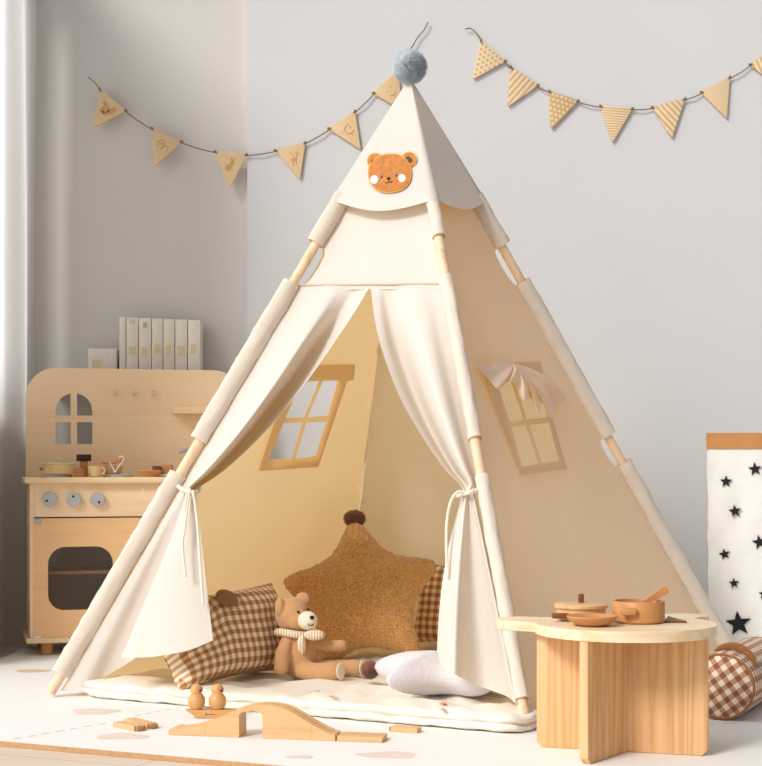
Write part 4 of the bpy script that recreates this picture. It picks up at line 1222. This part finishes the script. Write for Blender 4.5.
# ------------------------------------------------------------------ paper bag with stars
byf = 5.22
xl_, xr_ = at(707.5, 0, byf).x, at(707.5, 0, byf).x + .36
bag = thing('paper_bag', 'tall white paper storage bag with black stars and brown folded rim by the wall', 'paper bag', (xl_ + .18 * cos(.227) + .115 * sin(.227), byf + .115 * cos(.227) - .18 * sin(.227), MZ), -.227)
zt_ = at(0, 433, byf).z; zr = at(0, 449, byf).z
def bagwall(z0, z1, grow, name, mat, bott, nz):
    bm = NB(); G = []
    prm = []
    hw, hd = .18, .115
    for sx, sy, ex_, ey_ in ((-1, -1, 1, -1), (1, -1, 1, 1), (1, 1, -1, 1), (-1, 1, -1, -1)):
        for k in range(22): prm.append((lerp(sx, ex_, k / 22), lerp(sy, ey_, k / 22)))
    prm.append(prm[0])
    for j in range(nz + 1):
        z = lerp(z0, z1, j / nz); row = []
        for (x, y) in prm:
            sh = 1 - .028 * (1 - (z - MZ) / .7)
            nzv = .006 * noise.noise(V((x * 3, y * 3, z * 9))) + .003 * noise.noise(V((x * 9, y * 9, z * 22)))
            cr_ = .004 * math.exp(-((z - .22 - .02 * x) / .012) ** 2)
            px_ = x * (hw * sh + grow) + nzv * x; py_ = y * (hd + grow) + (nzv - cr_) * y
            row.append(V((px_, py_, z - MZ)))
        G.append(row)
    sheet(bm, G); bmesh.ops.remove_doubles(bm, verts=bm.verts, dist=1e-5)
    if bott: bm.faces.new([v for v in sorted([v for v in bm.verts if abs(v.co.z - (z0 - MZ)) < 1e-5], key=lambda v: atan2(v.co.y, v.co.x))])
    return obj(name, bm, mat, bag, sharp=50)
bw_ = bagwall(MZ + .001, zt_ - .004, 0, 'bag_body', M['paper'], True, 40)
bagwall(zr, zt_, .003, 'folded_rim', M['kraft'], False, 4)
for (px, py, r, rot) in ((726, 481.4, 6.2, 0), (755, 469, 7, .1), (735, 511, 6.6, .15), (759.5, 542, 7.5, .2), (724.5, 554, 5.8, .2), (734, 583, 5.3, .1), (764, 594, 5.5, 0), (738.5, 623.5, 13, .12)):
    c = on_plane(px, py, V((xl_, byf, 0)), V((-sin(.227), -cos(.227), 0))) - V(bag.location); c = V((c.dot(V((cos(.227), -sin(.227), 0))), 0, c.z)); k = byf / F; pts = []
    for i in range(10):
        a = pi / 2 + rot + i * pi / 5; q = r * k * (1 if i % 2 == 0 else .42)
        pts.append(V((c.x + q * cos(a), -.1215, c.z + q * sin(a))))
    obj('printed_star', Prism(pts, (0, .0035, 0)), M['black'], bw_)

# ------------------------------------------------------------------ light
sun = bpy.data.lights.new('sun', 'SUN'); sun.energy = 2.25; sun.angle = radians(16); sun.color = (1, .965, .91)
so = bpy.data.objects.new('sun', sun); COL.objects.link(so)
so.rotation_euler = V((-.55, -.62, .60)).to_track_quat('Z', 'Y').to_euler()
so.location = (-3, 0, 4)
wd = bpy.data.worlds.new('world'); S.world = wd; wd.use_nodes = True
# daylight: bright sky on the glazed side of the room, dim interior on the other
wt = wd.node_tree; bg = wt.nodes['Background']
tc = wt.nodes.new('ShaderNodeTexCoord'); sx = wt.nodes.new('ShaderNodeSeparateXYZ'); mr = wt.nodes.new('ShaderNodeMapRange'); mr.interpolation_type = 'SMOOTHSTEP'
mr.inputs['From Min'].default_value = .15; mr.inputs['From Max'].default_value = -.75; mr.inputs['To Min'].default_value = .33; mr.inputs['To Max'].default_value = 1.5
wt.links.new(tc.outputs['Generated'], sx.inputs[0]); wt.links.new(sx.outputs[0], mr.inputs['Value']); wt.links.new(mr.outputs[0], bg.inputs[1])
bg.inputs[0].default_value = (1, .995, .985, 1)

# ------------------------------------------------------------------ camera
cd = bpy.data.cameras.new('camera'); co = bpy.data.objects.new('camera', cd); COL.objects.link(co)
co.location = CAM; co.rotation_euler = (pi / 2, 0, 0)
cd.sensor_fit = 'HORIZONTAL'; cd.sensor_width = 36; cd.lens = F / 762 * 36
cd.shift_y = (HY - 383) / 762
cd.clip_start = .05
S.camera = co
S.view_settings.view_transform = 'Standard'; S.view_settings.look = 'None'
S.view_settings.gamma = 1; S.view_settings.exposure = .04; S.view_settings.use_curve_mapping = False
S.cycles.max_bounces = 12; S.cycles.transmission_bounces = 8
